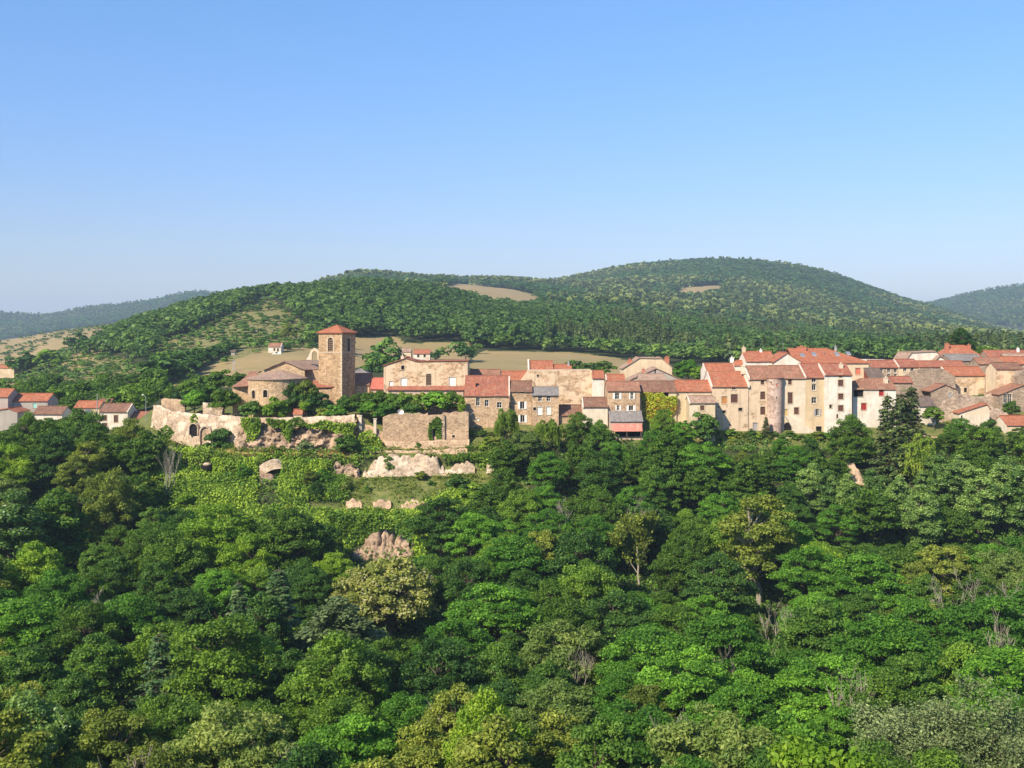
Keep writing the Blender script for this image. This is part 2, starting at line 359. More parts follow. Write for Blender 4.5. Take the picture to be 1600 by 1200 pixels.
dry = t.mix(t.ramp(mw.outputs['Fac'], [(0.5, 0.0), (0.9, 0.35)]), dry, (0.25, 0.205, 0.085))
dry = t.mix(t.ramp(t.noise(P, 0.015, 5, 0.6), [(0.48, 0.0), (0.60, 0.3)]), dry, (0.22, 0.20, 0.08))
scr = t.mix(t.ramp(n2, [(0.4, 0.0), (0.6, 1.0)]), (0.30, 0.235, 0.10), (0.11, 0.145, 0.04))
ad = t.attr('dry').outputs['Fac']
c = t.mix(t.attr('grassy').outputs['Fac'], forest, grass)
c = t.mix(t.ramp(ad, [(0.15, 0.0), (0.5, 1.0)]), c, scr)
c = t.mix(t.ramp(ad, [(0.65, 0.0), (0.95, 1.0)]), c, dry)
c = t.mix(t.attr('ochre').outputs['Fac'], c, t.mix(n2, (0.42, 0.22, 0.09), (0.30, 0.20, 0.09)))
gm = t.done(t.bsdf(c, 0.95, 0.1, t.bump(n3, 0.5, 0.15)))
tag(link('ground', me, gm), kind='structure')
# ------------------------------------------------------------------ leaves, trunks, trees
def unit(rs, n):
    v = rs.normal(size=(n, 3)); return v / np.linalg.norm(v, axis=1, keepdims=True)
def leaf_quads(rs, P, N, size, aspect=1.5, tilt=None):
    """P positions, N normals -> diamond shaped bent leaf sprays"""
    n = len(P); N = N / np.maximum(np.linalg.norm(N, axis=1, keepdims=True), 1e-6)
    a = np.cross(N, unit(rs, n)); a /= np.maximum(np.linalg.norm(a, axis=1, keepdims=True), 1e-6)
    if tilt is not None:
        a = a * (1 - tilt[1]) + np.asarray(tilt[0]) * tilt[1]; a -= N * (a * N).sum(1, keepdims=True); a /= np.maximum(np.linalg.norm(a, axis=1, keepdims=True), 1e-6)
    b = np.cross(N, a); s = (size * rs.uniform(0.55, 1.45, n))[:, None]
    l = a * s * 0.5 * aspect; w = b * s * 0.5
    k = N * s * 0.18
    V = np.stack([P - l, P + w * 0.9 + k, P + l - k * 0.5, P - w * 0.9 + k], 1).reshape(-1, 3)
    return V, np.arange(4 * n).reshape(n, 4)
def lobed_leaves(rs, lobes, n, size, up=0.35, scat=0.55, squash=0.8, shell=0.55, aspect=1.5):
    L = np.asarray(lobes, float); r2 = L[:, 3] ** 2; k = rs.choice(len(L), n, p=r2 / r2.sum())
    d = unit(rs, n); d[:, 2] = np.where(d[:, 2] < -0.25, -d[:, 2] * rs.uniform(0.2, 1, n), d[:, 2])
    rad = rs.uniform(shell ** 3, 1.0, n) ** (1 / 3.0)
    bump = 0.82 + 0.36 * noise3(d[:, 0] * 2.3 + k * 1.7, d[:, 1] * 2.3 + k * 3.1, d[:, 2] * 2.3)
    rad = np.where(rs.rand(n) < .16, rad * rs.uniform(1.0, 1.4, n), rad)
    off = d * (rad * bump * L[k, 3])[:, None]; off[:, 2] *= squash
    P = L[k, :3] + off
    N = d * (1 - up) + np.array([0, 0, 1]) * up + unit(rs, n) * scat
    V, Q = leaf_quads(rs, P, N, size, aspect)
    tint = np.clip(rs.normal(0.5, 0.18, n) + (rs.rand(len(L))[k] - 0.5) * 0.35, 0, 1)
    return V, Q, tint
def crown_lobes(rs, n, rx, rz, cz, rmin, rmax, bottom=-0.75, inner=0.25, taper=0.0):
    L = []; tries = 0
    while len(L) < n and tries < 6000:
        tries += 1
        d = unit(rs, 1)[0]
        if d[2] < bottom: continue
        s = rs.uniform(0.72, 1.0) if rs.rand() > inner else rs.uniform(0.2, 0.7)
        r = rs.uniform(rmin, rmax); z = d[2] * s * rz
        f = 1 - taper * max(0, z / rz)
        p = np.array([d[0] * s * rx * f, d[1] * s * rx * f, cz + z])
        if all(np.linalg.norm(p - q[:3]) > 0.5 * (r + q[3]) for q in L): L.append((*p, r))
    return L
def limbs(rs, lobes, trunk_r, fork=0.35, top=0.75, bend=0.03):
    mb = MB(); n = 5
    pts = [(0, 0, -0.04)] + [((rs.rand() - .5) * bend * k, (rs.rand() - .5) * bend * k, top * k / n) for k in range(1, n + 1)]
    mb.tube(pts, [trunk_r * (1.25 - 0.95 * k / n) for k in range(n + 1)], 7)
    for x, y, z, r in lobes:
        zz = max(fork * 0.7, min(top * 0.95, z - 0.5 * math.hypot(x, y) - 0.03)); q = np.interp(zz, [p[2] for p in pts], range(n + 1)); i = int(min(n - 1, q)); tt = q - i
        s = [pts[i][k] + (pts[i + 1][k] - pts[i][k]) * tt for k in range(3)]
        m = [(s[0] + x) / 2 + (rs.rand() - .5) * .03, (s[1] + y) / 2 + (rs.rand() - .5) * .03, (s[2] + z) / 2 - 0.01]
        mb.tube([s, m, (x, y, z)], [trunk_r * .38, trunk_r * .26, trunk_r * .1], 5, False)
    return mb
PROTO = {}
def add_proto(key, lobes, n, size, trunk_r=0.018, fork=0.3, top=0.7, seed=0, **kw):
    rs = np.random.RandomState(seed + 500)
    V, Q, T = lobed_leaves(rs, lobes, n, size, **kw)
    PROTO.setdefault(key, []).append((np_mesh('crown', V, Q, T), limbs(rs, lobes, trunk_r, fork, top).mesh('trunk')))
def round_tree(key, count, n, size, rx=0.34, rz=0.36, cz=0.62, nl=30, r=(0.09, 0.15), seed=0, **kw):
    for k in range(count):
        rs = np.random.RandomState(seed * 31 + k)
        add_proto(key, crown_lobes(rs, nl, rx, rz, cz, r[0], r[1], kw.get('bottom', -0.75), 0.2, kw.get('taper', 0.15)), n, size, seed=seed * 7 + k,
                  **{a: b for a, b in kw.items() if a not in ('bottom', 'taper')})
round_tree('oak', 4, 26000, 0.0165, rx=0.38, rz=0.42, cz=0.56, nl=84, r=(0.06, 0.12), seed=1, shell=0.35, scat=0.85, squash=0.9, bottom=-0.9)
round_tree('locust', 4, 26000, 0.0160, rx=0.42, rz=0.38, cz=0.59, nl=90, r=(0.055, 0.115), seed=2, squash=0.68, up=0.5, scat=0.8, shell=0.35)
round_tree('ash', 3, 25000, 0.0165, rx=0.32, rz=0.45, cz=0.54, nl=80, r=(0.06, 0.105), seed=3, squash=0.85, taper=0.35, shell=0.35, scat=0.8, bottom=-0.9)
round_tree('poplar', 3, 16000, 0.0165, rx=0.19, rz=0.46, cz=0.53, nl=52, r=(0.05, 0.085), seed=4, squash=1.1, up=0.1, scat=1.0, taper=0.4, trunk_r=0.014, shell=0.3, bottom=-0.95)
round_tree('lime', 2, 24000, 0.0185, rx=0.42, rz=0.42, cz=0.56, nl=90, r=(0.06, 0.10), seed=5, squash=0.95, up=0.3, shell=0.4, scat=0.7)
round_tree('willow', 2, 24000, 0.0135, rx=0.40, rz=0.40, cz=0.57, nl=64, r=(0.06, 0.12), seed=6, up=0.2, scat=0.9, shell=0.2, aspect=2.2)
round_tree('olive', 2, 17000, 0.0165, rx=0.28, rz=0.42, cz=0.57, nl=60, r=(0.05, 0.09), seed=7, scat=0.9, up=0.2, trunk_r=0.020, shell=0.3)
round_tree('bush', 3, 3000, 0.065, rx=0.50, rz=0.42, cz=0.45, nl=16, r=(0.16, 0.26), seed=8, trunk_r=0.02, fork=0.05, top=0.4, bottom=-0.9)
round_tree('garden_tree', 3, 4500, 0.045, rx=0.40, rz=0.36, cz=0.58, nl=24, r=(0.10, 0.17), seed=9, trunk_r=0.022, fork=0.18, top=0.6)
round_tree('ball', 1, 3600, 0.055, rx=0.30, rz=0.28, cz=0.5, nl=10, r=(0.22, 0.26), seed=10, trunk_r=0.02, fork=0.1, top=0.4, bottom=-0.9, shell=0.8)
round_tree('far_tree', 4, 900, 0.085, rx=0.42, rz=0.38, cz=0.55, nl=22, r=(0.10, 0.18), seed=12, trunk_r=0.02, fork=0.2)
# conifers
def spruce(seed, n_lev=26, rmax=0.21, size=0.018, per=9, dense=34):
    rs = np.random.RandomState(seed); mb = MB(); mb.tube([(0, 0, -.03), (0, 0, .5), (0.003, 0, 1.0)], [0.016, 0.010, 0.002], 7)
    Ps, Ns = [], []
    for i in range(n_lev):
        z = 0.06 + 0.93 * (i / n_lev) ** 0.95; r = rmax * (1 - z) ** 0.8 * rs.uniform(0.78, 1.15) + 0.012
        for j in range(per):
            a = rs.uniform(0, 2 * math.pi); rr = r * rs.uniform(0.65, 1.1); dr = -0.35 * rr + 0.1 * rr * rs.rand()
            tip = np.array([math.cos(a) * rr, math.sin(a) * rr, z + dr]); base = np.array([0, 0, z])
            mb.tube([base, (base + tip) / 2 + [0, 0, 0.012], tip], [0.0035, 0.0025, 0.0008], 4, False)
            m = max(6, int(dense * rr / rmax)); tt = rs.uniform(0.15, 1.02, m) ** 0.8
            side = np.array([-math.sin(a), math.cos(a), 0]); wd = (0.065 * (1.1 - tt))[:, None] * rs.uniform(-1, 1, (m, 1))
            P = base + (tip - base) * tt[:, None] + side * wd + np.array([0, 0, 1]) * (-np.abs(wd) * 0.6 + rs.uniform(-.012, .006, (m, 1)))
            Ps.append(P); Ns.append(np.array([0, 0, 0.8]) + np.array([math.cos(a), math.sin(a), 0]) * 0.45 + unit(rs, m) * 0.5)
    P = np.concatenate(Ps); N = np.concatenate(Ns); V, Q = leaf_quads(rs, P, N, size, 1.9)
    PROTO.setdefault('spruce', []).append((np_mesh('crown', V, Q, np.clip(rs.normal(.5, .2, len(Q)), 0, 1)), mb.mesh('trunk')))
spruce(1); spruce(2, 24, 0.25); spruce(3, 22, 0.19)
# birch with hanging sprays
def weeping(key, seed, rx=0.24, n=7500, size=0.02):
    rs = np.random.RandomState(seed); L = crown_lobes(rs, 24, rx, 0.36, 0.60, 0.06, 0.09, -0.5)
    V, Q, T = lobed_leaves(rs, L, n // 2, size, up=0.2)
    k = rs.randint(len(L), size=n // 28); Ps = []
    for q in k:
        x, y, z, r = L[q]; a = rs.uniform(0, 6.28); m = 14; ln = rs.uniform(.08, .22)
        tt = np.linspace(0, 1, m)[:, None]; Ps.append(np.array([x + math.cos(a) * r, y + math.sin(a) * r, z]) + np.array([math.cos(a) * .02, math.sin(a) * .02, -ln]) * tt + rs.normal(0, .006, (m, 3)))
    P = np.concatenate(Ps); V2, Q2 = leaf_quads(rs, P, unit(rs, len(P)) * [1, 1, .3], size * .9, 2.0, ((0, 0, -1), 0.7))
    V = np.concatenate([V, V2]); Q = np.concatenate([Q, Q2 + len(V) - len(V2)]); T = np.concatenate([T, np.clip(rs.normal(.6, .2, len(Q2)), 0, 1)])
    PROTO.setdefault(key, []).append((np_mesh('crown', V, Q, T), limbs(rs, L, 0.016, 0.25, 0.85).mesh('trunk')))
weeping('birch', 41); weeping('weeping_willow', 42, 0.36, 12000, 0.019)
# bare wood: recursive branches
def branches(mb, rs, p, d, ln, r, depth, spread=0.55, up=0.15, rmin=0.0011):
    p = Vector(p); d = Vector(d).normalized(); pts = [p]; rad = [r]; k = 3
    for i in range(k):
        d = (d + Vector(rs.normal(0, .10, 3)) + Vector((0, 0, up * .3))).normalized(); p = p + d * (ln / k); pts.append(p); rad.append(max(rmin, r * (1 - .4 * (i + 1) / k)))
    mb.tube(pts, rad, 5 if depth > 1 else 4, False)
    if depth <= 0: return
    for i in range(3 if depth > 1 else 4):
        t_ = rs.uniform(.35, 1.0); i0 = min(k - 1, int(t_ * k)); q = pts[i0].lerp(pts[i0 + 1], t_ * k - i0)
        o = d.orthogonal(); o.rotate(Matrix.Rotation(rs.uniform(0, 6.28), 3, d)); nd = (d * (1 - spread) + o * spread + Vector((0, 0, up))).normalized()
        branches(mb, rs, q, nd, ln * rs.uniform(.5, .75), max(rmin, rad[i0] * .55), depth - 1, spread, up, rmin)
def bare(key, seed, ln=0.42, r=0.014, depth=4, spread=0.45, lean=(0, 0, 1), leaves=0, crown_z=(.3, .8), stems=1, up=0.15, lsize=.017):
    rs = np.random.RandomState(seed); mb = MB()
    for s in range(stems):
        o = (rs.normal(0, .05) if stems > 1 else 0, rs.normal(0, .05) if stems > 1 else 0, -.03)
        branches(mb, rs, o, (lean[0] + rs.normal(0, .06), lean[1] + rs.normal(0, .06), 1), ln, r, depth, spread, up)
    cm = None
    if leaves:
        vs = np.array(mb.v); sel = vs[(vs[:, 2] > crown_z[0]) & (vs[:, 2] < crown_z[1])]; P = sel[rs.randint(len(sel), size=leaves)] + rs.normal(0, .022, (leaves, 3))
        V, Q = leaf_quads(rs, P, unit(rs, leaves) + [0, 0, .5], lsize, 1.5); cm = np_mesh('crown', V, Q, np.clip(rs.normal(.5, .2, leaves), 0, 1))
    PROTO.setdefault(key, []).append((cm, mb.mesh('trunk')))
bare('dead_tree', 51, 0.50, 0.010, 4, 0.36, up=.3)
bare('dead_tree', 52, 0.46, 0.011, 4, 0.42, up=.2)
bare('bare_topped', 53, 0.46, 0.012, 4, 0.42, leaves=16000, crown_z=(.22, .72), up=.3)
bare('bare_topped', 54, 0.42, 0.014, 4, 0.55, leaves=13000, crown_z=(.35, .95))
bare('pole_stems', 55, 0.62, 0.008, 2, 0.18, stems=7, up=.1)
bare('grey_willow', 56, 0.42, 0.011, 4, 0.55, leaves=60000, crown_z=(.08, .97), stems=4, lsize=.0088)

LM = dict(
 oak=leaf_mat('leaves_mid_green', (0.026, 0.062, 0.010), (0.075, 0.145, 0.022)),
 locust=leaf_mat('leaves_fresh_green', (0.026, 0.080, 0.012), (0.080, 0.185, 0.026), 0.34),
 ash=leaf_mat('leaves_deep_green', (0.020, 0.055, 0.012), (0.058, 0.120, 0.022)),
 poplar=leaf_mat('leaves_silvery_green', (0.034, 0.078, 0.024), (0.105, 0.175, 0.066), 0.25, ((0.34, 0.42, 0.24), 0.90), 0.4),
 lime=leaf_mat('leaves_with_cream_blossom', (0.055, 0.085, 0.020), (0.150, 0.170, 0.062), 0.22, ((0.44, 0.43, 0.20), 0.70)),
 willow=leaf_mat('leaves_pale_grey_green', (0.048, 0.090, 0.028), (0.120, 0.165, 0.062), 0.3),
 olive=leaf_mat('leaves_olive', (0.045, 0.075, 0.016), (0.120, 0.160, 0.038)),
 bright=leaf_mat('leaves_yellow_green', (0.052, 0.115, 0.013), (0.125, 0.200, 0.028), 0.35),
 dark=leaf_mat('leaves_dark_green', (0.012, 0.038, 0.009), (0.038, 0.085, 0.018), 0.2),
 blue=leaf_mat('needles_blue_green', (0.020, 0.050, 0.024), (0.070, 0.115, 0.060), 0.1),
 spruce=leaf_mat('needles_dark_green', (0.016, 0.036, 0.013), (0.062, 0.090, 0.030), 0.08),
 birch=leaf_mat('leaves_light_yellow_green', (0.058, 0.110, 0.018), (0.135, 0.190, 0.040), 0.35),
 grey=leaf_mat('leaves_grey_green', (0.038, 0.066, 0.036), (0.098, 0.140, 0.085), 0.2),
 ivy=leaf_mat('leaves_ivy', (0.032, 0.075, 0.010), (0.120, 0.195, 0.028), 0.25),
 creeper=leaf_mat('leaves_creeper_turning', (0.10, 0.15, 0.020), (0.22, 0.26, 0.04), 0.3, ((0.34, 0.12, 0.03), 0.80)),
 hill=leaf_mat('leaves_hill_wood', (0.024, 0.058, 0.015), (0.066, 0.122, 0.030), 0.25),
 mountain=leaf_mat('leaves_mountain_wood', (0.020, 0.053, 0.016), (0.044, 0.088, 0.026), 0.25),
 pine=leaf_mat('needles_hill_pine', (0.024, 0.046, 0.020), (0.066, 0.095, 0.036), 0.2))
BARK = flat_mat('bark_brown', (0.11, 0.085, 0.06), 0.95, 0.4, scale=6); BARKP = flat_mat('bark_pale', (0.30, 0.26, 0.20), 0.9, 0.3, scale=6)
BARKG = flat_mat('wood_bleached', (0.36, 0.31, 0.24), 0.9, 0.3, scale=6)
_tr = random.Random(11); TREES = []
def tree(px, top, Y, sp, mat=None, w=1.0, name='tree', label=None, group=None, cat='tree', bark=None, H=None, hmin=1.0, hmax=24, var=None, simple=False, base=None):
    """a tree whose top shows at (px, top) from the photograph's place, rooted on the ground at depth Y"""
    p = W(px, top, Y); gz = float(ground(p.x, Y)) if base is None else W(px, base, Y).z
    h = max(hmin, min(hmax, p.z - gz))
    if H: h = H; gz = p.z - h
    pr = PROTO[sp]; cm, tm = pr[_tr.randrange(len(pr)) if var is None else var % len(pr)]
    e = empty(name, (p.x, Y, gz - 0.05), _tr.uniform(0, 6.28), label, cat, group)
    e.scale = (h * w, h * w, h)
    mat = mat or sp
    for me, nm, m in ((cm, 'crown', LM.get(mat, LM['oak'])), (tm, 'trunk', bark or BARK)):
        if me is None or (simple and nm == 'trunk'): continue
        if not me.materials: me.materials.append(m)
        o = bpy.data.objects.new(nm, me); COL.objects.link(o); o.parent = e
        o.material_slots[0].link = 'OBJECT'; o.material_slots[0].material = m
    TREES.append((p.x, Y, h * w * 0.4, px, top)); return e
# ------------------------------------------------------------------ woods on the hills (one mass each)
def blob(rs, n, size, rx, rz, cz, nl, up=.45, scat=.4):
    L = crown_lobes(rs, nl, rx, rz, cz, 0.14, 0.24, -0.4) if nl > 3 else [(0, 0, cz, rx)]
    return lobed_leaves(rs, L, n, size, up=up, scat=scat, shell=0.6, aspect=1.2)
def cone(rs, n, size, rmax):
    z = rs.uniform(0.08, 1, n) ** 0.8; a = rs.uniform(0, 6.28, n); r = rmax * (1 - z) * rs.uniform(.6, 1.1, n)
    P = np.stack([np.cos(a) * r, np.sin(a) * r, z], 1); N = np.stack([np.cos(a), np.sin(a), np.full(n, .7)], 1) + unit(rs, n) * .5
    V, Q = leaf_quads(rs, P, N, size, 1.4); return V, Q, np.clip(rs.normal(.5, .2, n), 0, 1)
def reduced(me, step, grow):
    n = len(me.polygons); V = np.empty(len(me.vertices) * 3, np.float32); me.vertices.foreach_get('co', V); V = V.reshape(n, 4, 3)[::step]; c = V.mean(1, keepdims=True); V = c + (V - c) * grow
    T = np.empty(n, np.float32); me.attributes['tint'].data.foreach_get('value', T); m = len(V)
    return V.reshape(-1, 3), np.arange(4 * m).reshape(m, 4), T[::step]
def mass(name, pts, protos, mat, seed, kind='stuff'):
    """pts rows: x, y, z, height, width factor, tint shift"""
    rs = np.random.RandomState(seed); Vs, Qs, Ts = [], [], []; off = 0
    which = rs.randint(len(protos), size=len(pts))
    for k, (V, Q, T) in enumerate(protos):
        s = pts[which == k]
        if not len(s): continue
        a = rs.uniform(0, 6.28, len(s)); ca, sa = np.cos(a)[:, None], np.sin(a)[:, None]; h = s[:, 3:4]; w = s[:, 4:5]
        X = (V[None, :, 0] * ca - V[None, :, 1] * sa) * h * w + s[:, 0:1]; Yy = (V[None, :, 0] * sa + V[None, :, 1] * ca) * h * w + s[:, 1:2]; Z = V[None, :, 2] * h + s[:, 2:3]
        Vs.append(np.stack([X, Yy, Z], -1).reshape(-1, 3)); Qs.append((Q[None] + (np.arange(len(s)) * len(V))[:, None, None]).reshape(-1, 4) + off)
        Ts.append(np.clip(T[None] + s[:, 5:6], 0, 1).ravel()); off += len(s) * len(V)
    o = link(name, np_mesh(name, np.concatenate(Vs), np.concatenate(Qs), np.concatenate(Ts)), mat)
    return tag(o, kind=kind)
def scatter(rs, y0, y1, gap, p0=-120, p1=1720):
    xa, xb = (p0 - 800) / F * y1, (p1 - 800) / F * y1
    gx, gy = np.meshgrid(np.arange(xa, xb, gap), np.arange(y0, y1, gap)); gx = gx + rs.uniform(-.85, .85, gx.shape) * gap; gy = gy + rs.uniform(-.85, .85, gx.shape) * gap
    x, y = gx.ravel(), gy.ravel(); c = 800 + F * x / y; k = (c > p0) & (c < p1); x, y = x[k], y[k]; z = ground(x, y); px, py = pxpy(x, y, z); return x, y, z, px, py
_rs = np.random.RandomState(77)
PB = [blob(_rs, 150, 0.15, 0.40, 0.36, 0.55, 12) for _ in range(4)]; PC = [cone(_rs, 110, 0.10, 0.2) for _ in range(2)]
PB2 = [blob(_rs, 44, 0.30, 0.46, 0.34, 0.5, 1, .65, .35) for _ in range(4)]; PC2 = [cone(_rs, 26, 0.2, 0.24) for _ in range(2)]
def hillwood():
    rs = _rs
    def keep(px, py, x, y, thin=0.0):
        k = np.ones(len(px), bool)
        for p in TAN: k &= ~inpoly(px, py, p)
        for p in SCRUB: k &= ~inpoly(px, py, p)
        return k
    def vis(x, y, z, h):   # tops hidden behind nearer ground are left out
        top = z + h; ok = np.ones(len(x), bool)
        for f_ in np.linspace(0.35, 0.97, 24): ok &= ground(x * f_, y * f_) < top * f_ + 1.0
        return ok
    # the near wooded hill
    x, y, z, px, py = scatter(rs, 560, 1120, 6.2); k = keep(px, py, x, y) & ~((px < 230) & (y < 700) & (py > 575)) & ~((px > 1600) & (y < 600))
    k &= ~((px > 480) & (px < 1100) & (y < 610)); x, y, z, px = x[k], y[k], z[k], px[k]
    h = rs.uniform(6.5, 12.5, len(x)) * (0.8 + 0.4 * fbm(x / 60, y / 60)); v = vis(x, y, z, h); x, y, z, h, px = x[v], y[v], z[v], h[v], px[v]
    tint = (fbm(x / 70, y / 70, 3.0) - .5) * 0.9 + rs.normal(0, .13, len(x)); pine = ((px > 955) & (px < 1045) & (y > 780) & (y < 930)) | ((fbm(x / 90, y / 90, 9.0) > .60) & (px > 850))
    A = np.stack([x, y, z - .3, h, rs.uniform(.85, 1.25, len(x)), tint], 1)
    mass('hill_woods', A[~pine], PB, LM['hill'], 1); B = A[pine]; B[:, 3] *= 1.25; mass('pine_woods', B, PC, LM['pine'], 2)
    n = len(x)
    # scrub on the open slope
    x, y, z, px, py = scatter(rs, 380, 950, 5.5, -60, 640); k = np.zeros(len(x), bool)
    for p in SCRUB: k |= inpoly(px, py, p)
    k &= (fbm(x / 22, y / 22, 4.0) + rs.uniform(-.14, .14, len(x)) > .39); x, y, z = x[k], y[k], z[k]
    mass('hillside_scrub', np.stack([x, y, z - .2, rs.uniform(1.2, 4.2, len(x)), rs.uniform(1.0, 1.7, len(x)), rs.normal(.15, .2, len(x))], 1), PB2, LM['hill'], 3)
    # bushes and hedge lines on the bare far-left slope
    x, y, z, px, py = scatter(rs, 900, 1560, 9.0, -80, 262); k = inpoly(px, py, TAN[5]) & ((fbm(x / 40, y / 40, 4.0) + rs.uniform(-.15, .15, len(x)) > .63) | (np.abs(fbm(x / 160, y / 60, 11.0) - .5) < .018)); x, y, z = x[k], y[k], z[k]
    mass('far_slope_bushes', np.stack([x, y, z - .3, rs.uniform(1.8, 5, len(x)), rs.uniform(1.0, 1.6, len(x)), rs.normal(.1, .15, len(x))], 1), PB2, LM['hill'], 7)
    # farther wooded mountains
    for nm, y0, y1, gap, hh, seed in (('mountain_woods', 1120, 2680, 9.5, (8, 15), 5), ('distant_ridge_woods', 2900, 4300, 18.0, (10, 17), 6)):
        x, y, z, px, py = scatter(rs, y0, y1, gap); k = keep(px, py, x, y); x, y, z, px = x[k], y[k], z[k], px[k]
        h = rs.uniform(*hh, len(x)) * (0.8 + .4 * fbm(x / 150, y / 150)); v = vis(x, y, z, h); x, y, z, h = x[v], y[v], z[v], h[v]
        tint = (fbm(x / 160, y / 160, 3.0) - .5) * .45 - .06 + rs.normal(0, .07, len(x)); pine = fbm(x / 200, y / 200, 8.0) + rs.uniform(-.10, .10, len(x)) > .56
        A = np.stack([x, y, z - .5, h, rs.uniform(1.1, 1.8, len(x)), tint], 1)
        mass(nm, A[~pine], PB2, LM['mountain'], seed); B = A[pine]; B[:, 3] *= 1.15; mass(nm.replace('woods', 'pines'), B, PC2, LM['pine'], seed + 10); n += len(x)
    print('hill trees', n)
hillwood()
# ------------------------------------------------------------------ building materials
SM = dict(
 rubble=stone_mat('rubble_stone', (0.50, 0.355, 0.215), (0.27, 0.185, 0.11), (0.62, 0.475, 0.305), 0.55),
 rubble_pale=stone_mat('rubble_stone_pale', (0.52, 0.38, 0.23), (0.28, 0.19, 0.11), (0.62, 0.48, 0.31), 0.6, (0.66, 0.53, 0.36), 0.35),
 rubble_grey=stone_mat('rubble_stone_grey', (0.36, 0.28, 0.20), (0.18, 0.14, 0.10), (0.46, 0.38, 0.28), 0.5),
 tower=stone_mat('tower_stone', (0.44, 0.31, 0.175), (0.23, 0.155, 0.085), (0.54, 0.40, 0.24), 0.6, None, 0, 0.8),
 church=stone_mat('church_stone', (0.50, 0.365, 0.21), (0.27, 0.19, 0.11), (0.60, 0.46, 0.29), 0.55, None, 0, 0.7),
 rampart=stone_mat('rampart_stone', (0.47, 0.345, 0.215), (0.25, 0.175, 0.11), (0.59, 0.455, 0.30), 0.6, (0.50, 0.38, 0.25), 0.12),
 rampart_pale=stone_mat('rampart_limewashed_stone', (0.47, 0.38, 0.265), (0.25, 0.19, 0.125), (0.55, 0.45, 0.32), 0.7, (0.60, 0.51, 0.38), 0.25, 1.2),
 half=stone_mat('stone_with_old_render', (0.47, 0.35, 0.22), (0.26, 0.18, 0.11), (0.60, 0.48, 0.33), 0.55, (0.64, 0.52, 0.36), 0.55),
 turret=stone_mat('turret_stone', (0.48, 0.36, 0.28), (0.28, 0.20, 0.15), (0.58, 0.46, 0.37), 0.55, (0.56, 0.44, 0.36), 0.3),
 rock=stone_mat('crag_rock', (0.40, 0.30, 0.20), (0.19, 0.135, 0.09), (0.48, 0.38, 0.265), 1.1, None, 0, 1.2),
 beige=plaster_mat('render_beige', (0.64, 0.51, 0.33), (0.46, 0.35, 0.21), (0.68, 0.57, 0.42)),
 ochre=plaster_mat('render_ochre', (0.66, 0.50, 0.31), (0.50, 0.37, 0.22)),
 cream=plaster_mat('render_cream', (0.68, 0.54, 0.36), (0.56, 0.43, 0.28)),
 white=plaster_mat('render_white', (0.78, 0.71, 0.60), (0.55, 0.46, 0.35)),
 offwhite=plaster_mat('render_off_white', (0.74, 0.64, 0.49), (0.56, 0.46, 0.33), (0.66, 0.52, 0.36)),
 grey=plaster_mat('render_grey', (0.42, 0.37, 0.32), (0.32, 0.28, 0.24)),
 pinkish=plaster_mat('render_pinkish', (0.56, 0.42, 0.33), (0.42, 0.31, 0.24)),
 redwood=flat_mat('timber_dark_red', (0.20, 0.06, 0.04), 0.8, 0.3))
TM = dict(
 orange=tile_mat('tiles_orange', (0.42, 0.150, 0.076), (0.28, 0.095, 0.055), 0.35),
 red=tile_mat('tiles_red', (0.37, 0.135, 0.080), (0.23, 0.085, 0.058), 0.45),
 old=tile_mat('tiles_old_red', (0.36, 0.165, 0.100), (0.20, 0.105, 0.070), 0.5),
 brown=tile_mat('tiles_brown', (0.25, 0.125, 0.080), (0.15, 0.08, 0.055), 0.4),
 pinkred=tile_mat('tiles_pink_red', (0.52, 0.155, 0.11), (0.42, 0.12, 0.085), 0.08),
 canal=tile_mat('tiles_canal_weathered', (0.42, 0.27, 0.19), (0.26, 0.175, 0.13), 0.6, (0.46, 0.37, 0.26)),
 slate=tile_mat('tiles_slate', (0.25, 0.225, 0.205), (0.16, 0.145, 0.135), 0.3, (0.33, 0.29, 0.23)),
 dark=tile_mat('tiles_dark', (0.16, 0.115, 0.095), (0.11, 0.08, 0.065), 0.3))
PM = dict(glass=NT('window_glass'), white=flat_mat('paint_white', (0.80, 0.77, 0.70), 0.6, 0.08), brown=flat_mat('shutter_brown', (0.11, 0.050, 0.034), 0.75, 0.3),
 orange=flat_mat('shutter_orange', (0.48, 0.21, 0.07), 0.75, 0.15), redp=flat_mat('shutter_coral', (0.58, 0.17, 0.10), 0.7, 0.12), red=flat_mat('shutter_red', (0.34, 0.03, 0.025), 0.7, 0.15),
 grey=flat_mat('shutter_grey', (0.36, 0.34, 0.33), 0.7, 0.15), teal=flat_mat('shutter_turquoise', (0.30, 0.56, 0.52), 0.7, 0.12), green=flat_mat('door_green', (0.05, 0.13, 0.08), 0.7, 0.2),
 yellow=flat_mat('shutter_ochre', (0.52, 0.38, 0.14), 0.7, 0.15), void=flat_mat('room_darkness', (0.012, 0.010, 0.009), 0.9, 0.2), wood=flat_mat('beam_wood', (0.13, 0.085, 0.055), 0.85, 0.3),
 surround=flat_mat('dressed_stone', (0.55, 0.44, 0.31), 0.9, 0.2), surround_dark=flat_mat('dressed_stone_dark', (0.30, 0.22, 0.16), 0.9, 0.2), metal=flat_mat('steel_grey', (0.42, 0.42, 0.42), 0.5, 0.1, 0.6),
 mortar=flat_mat('verge_mortar', (0.66, 0.56, 0.45), 0.9, 0.2), brick=flat_mat('chimney_brick', (0.46, 0.17, 0.10), 0.9, 0.25, scale=5), blue=flat_mat('shutter_blue', (0.24, 0.24, 0.55), 0.7, 0.1), awning=tile_mat('tiles_salmon', (0.60, 0.23, 0.17), (0.52, 0.19, 0.14), 0.05))
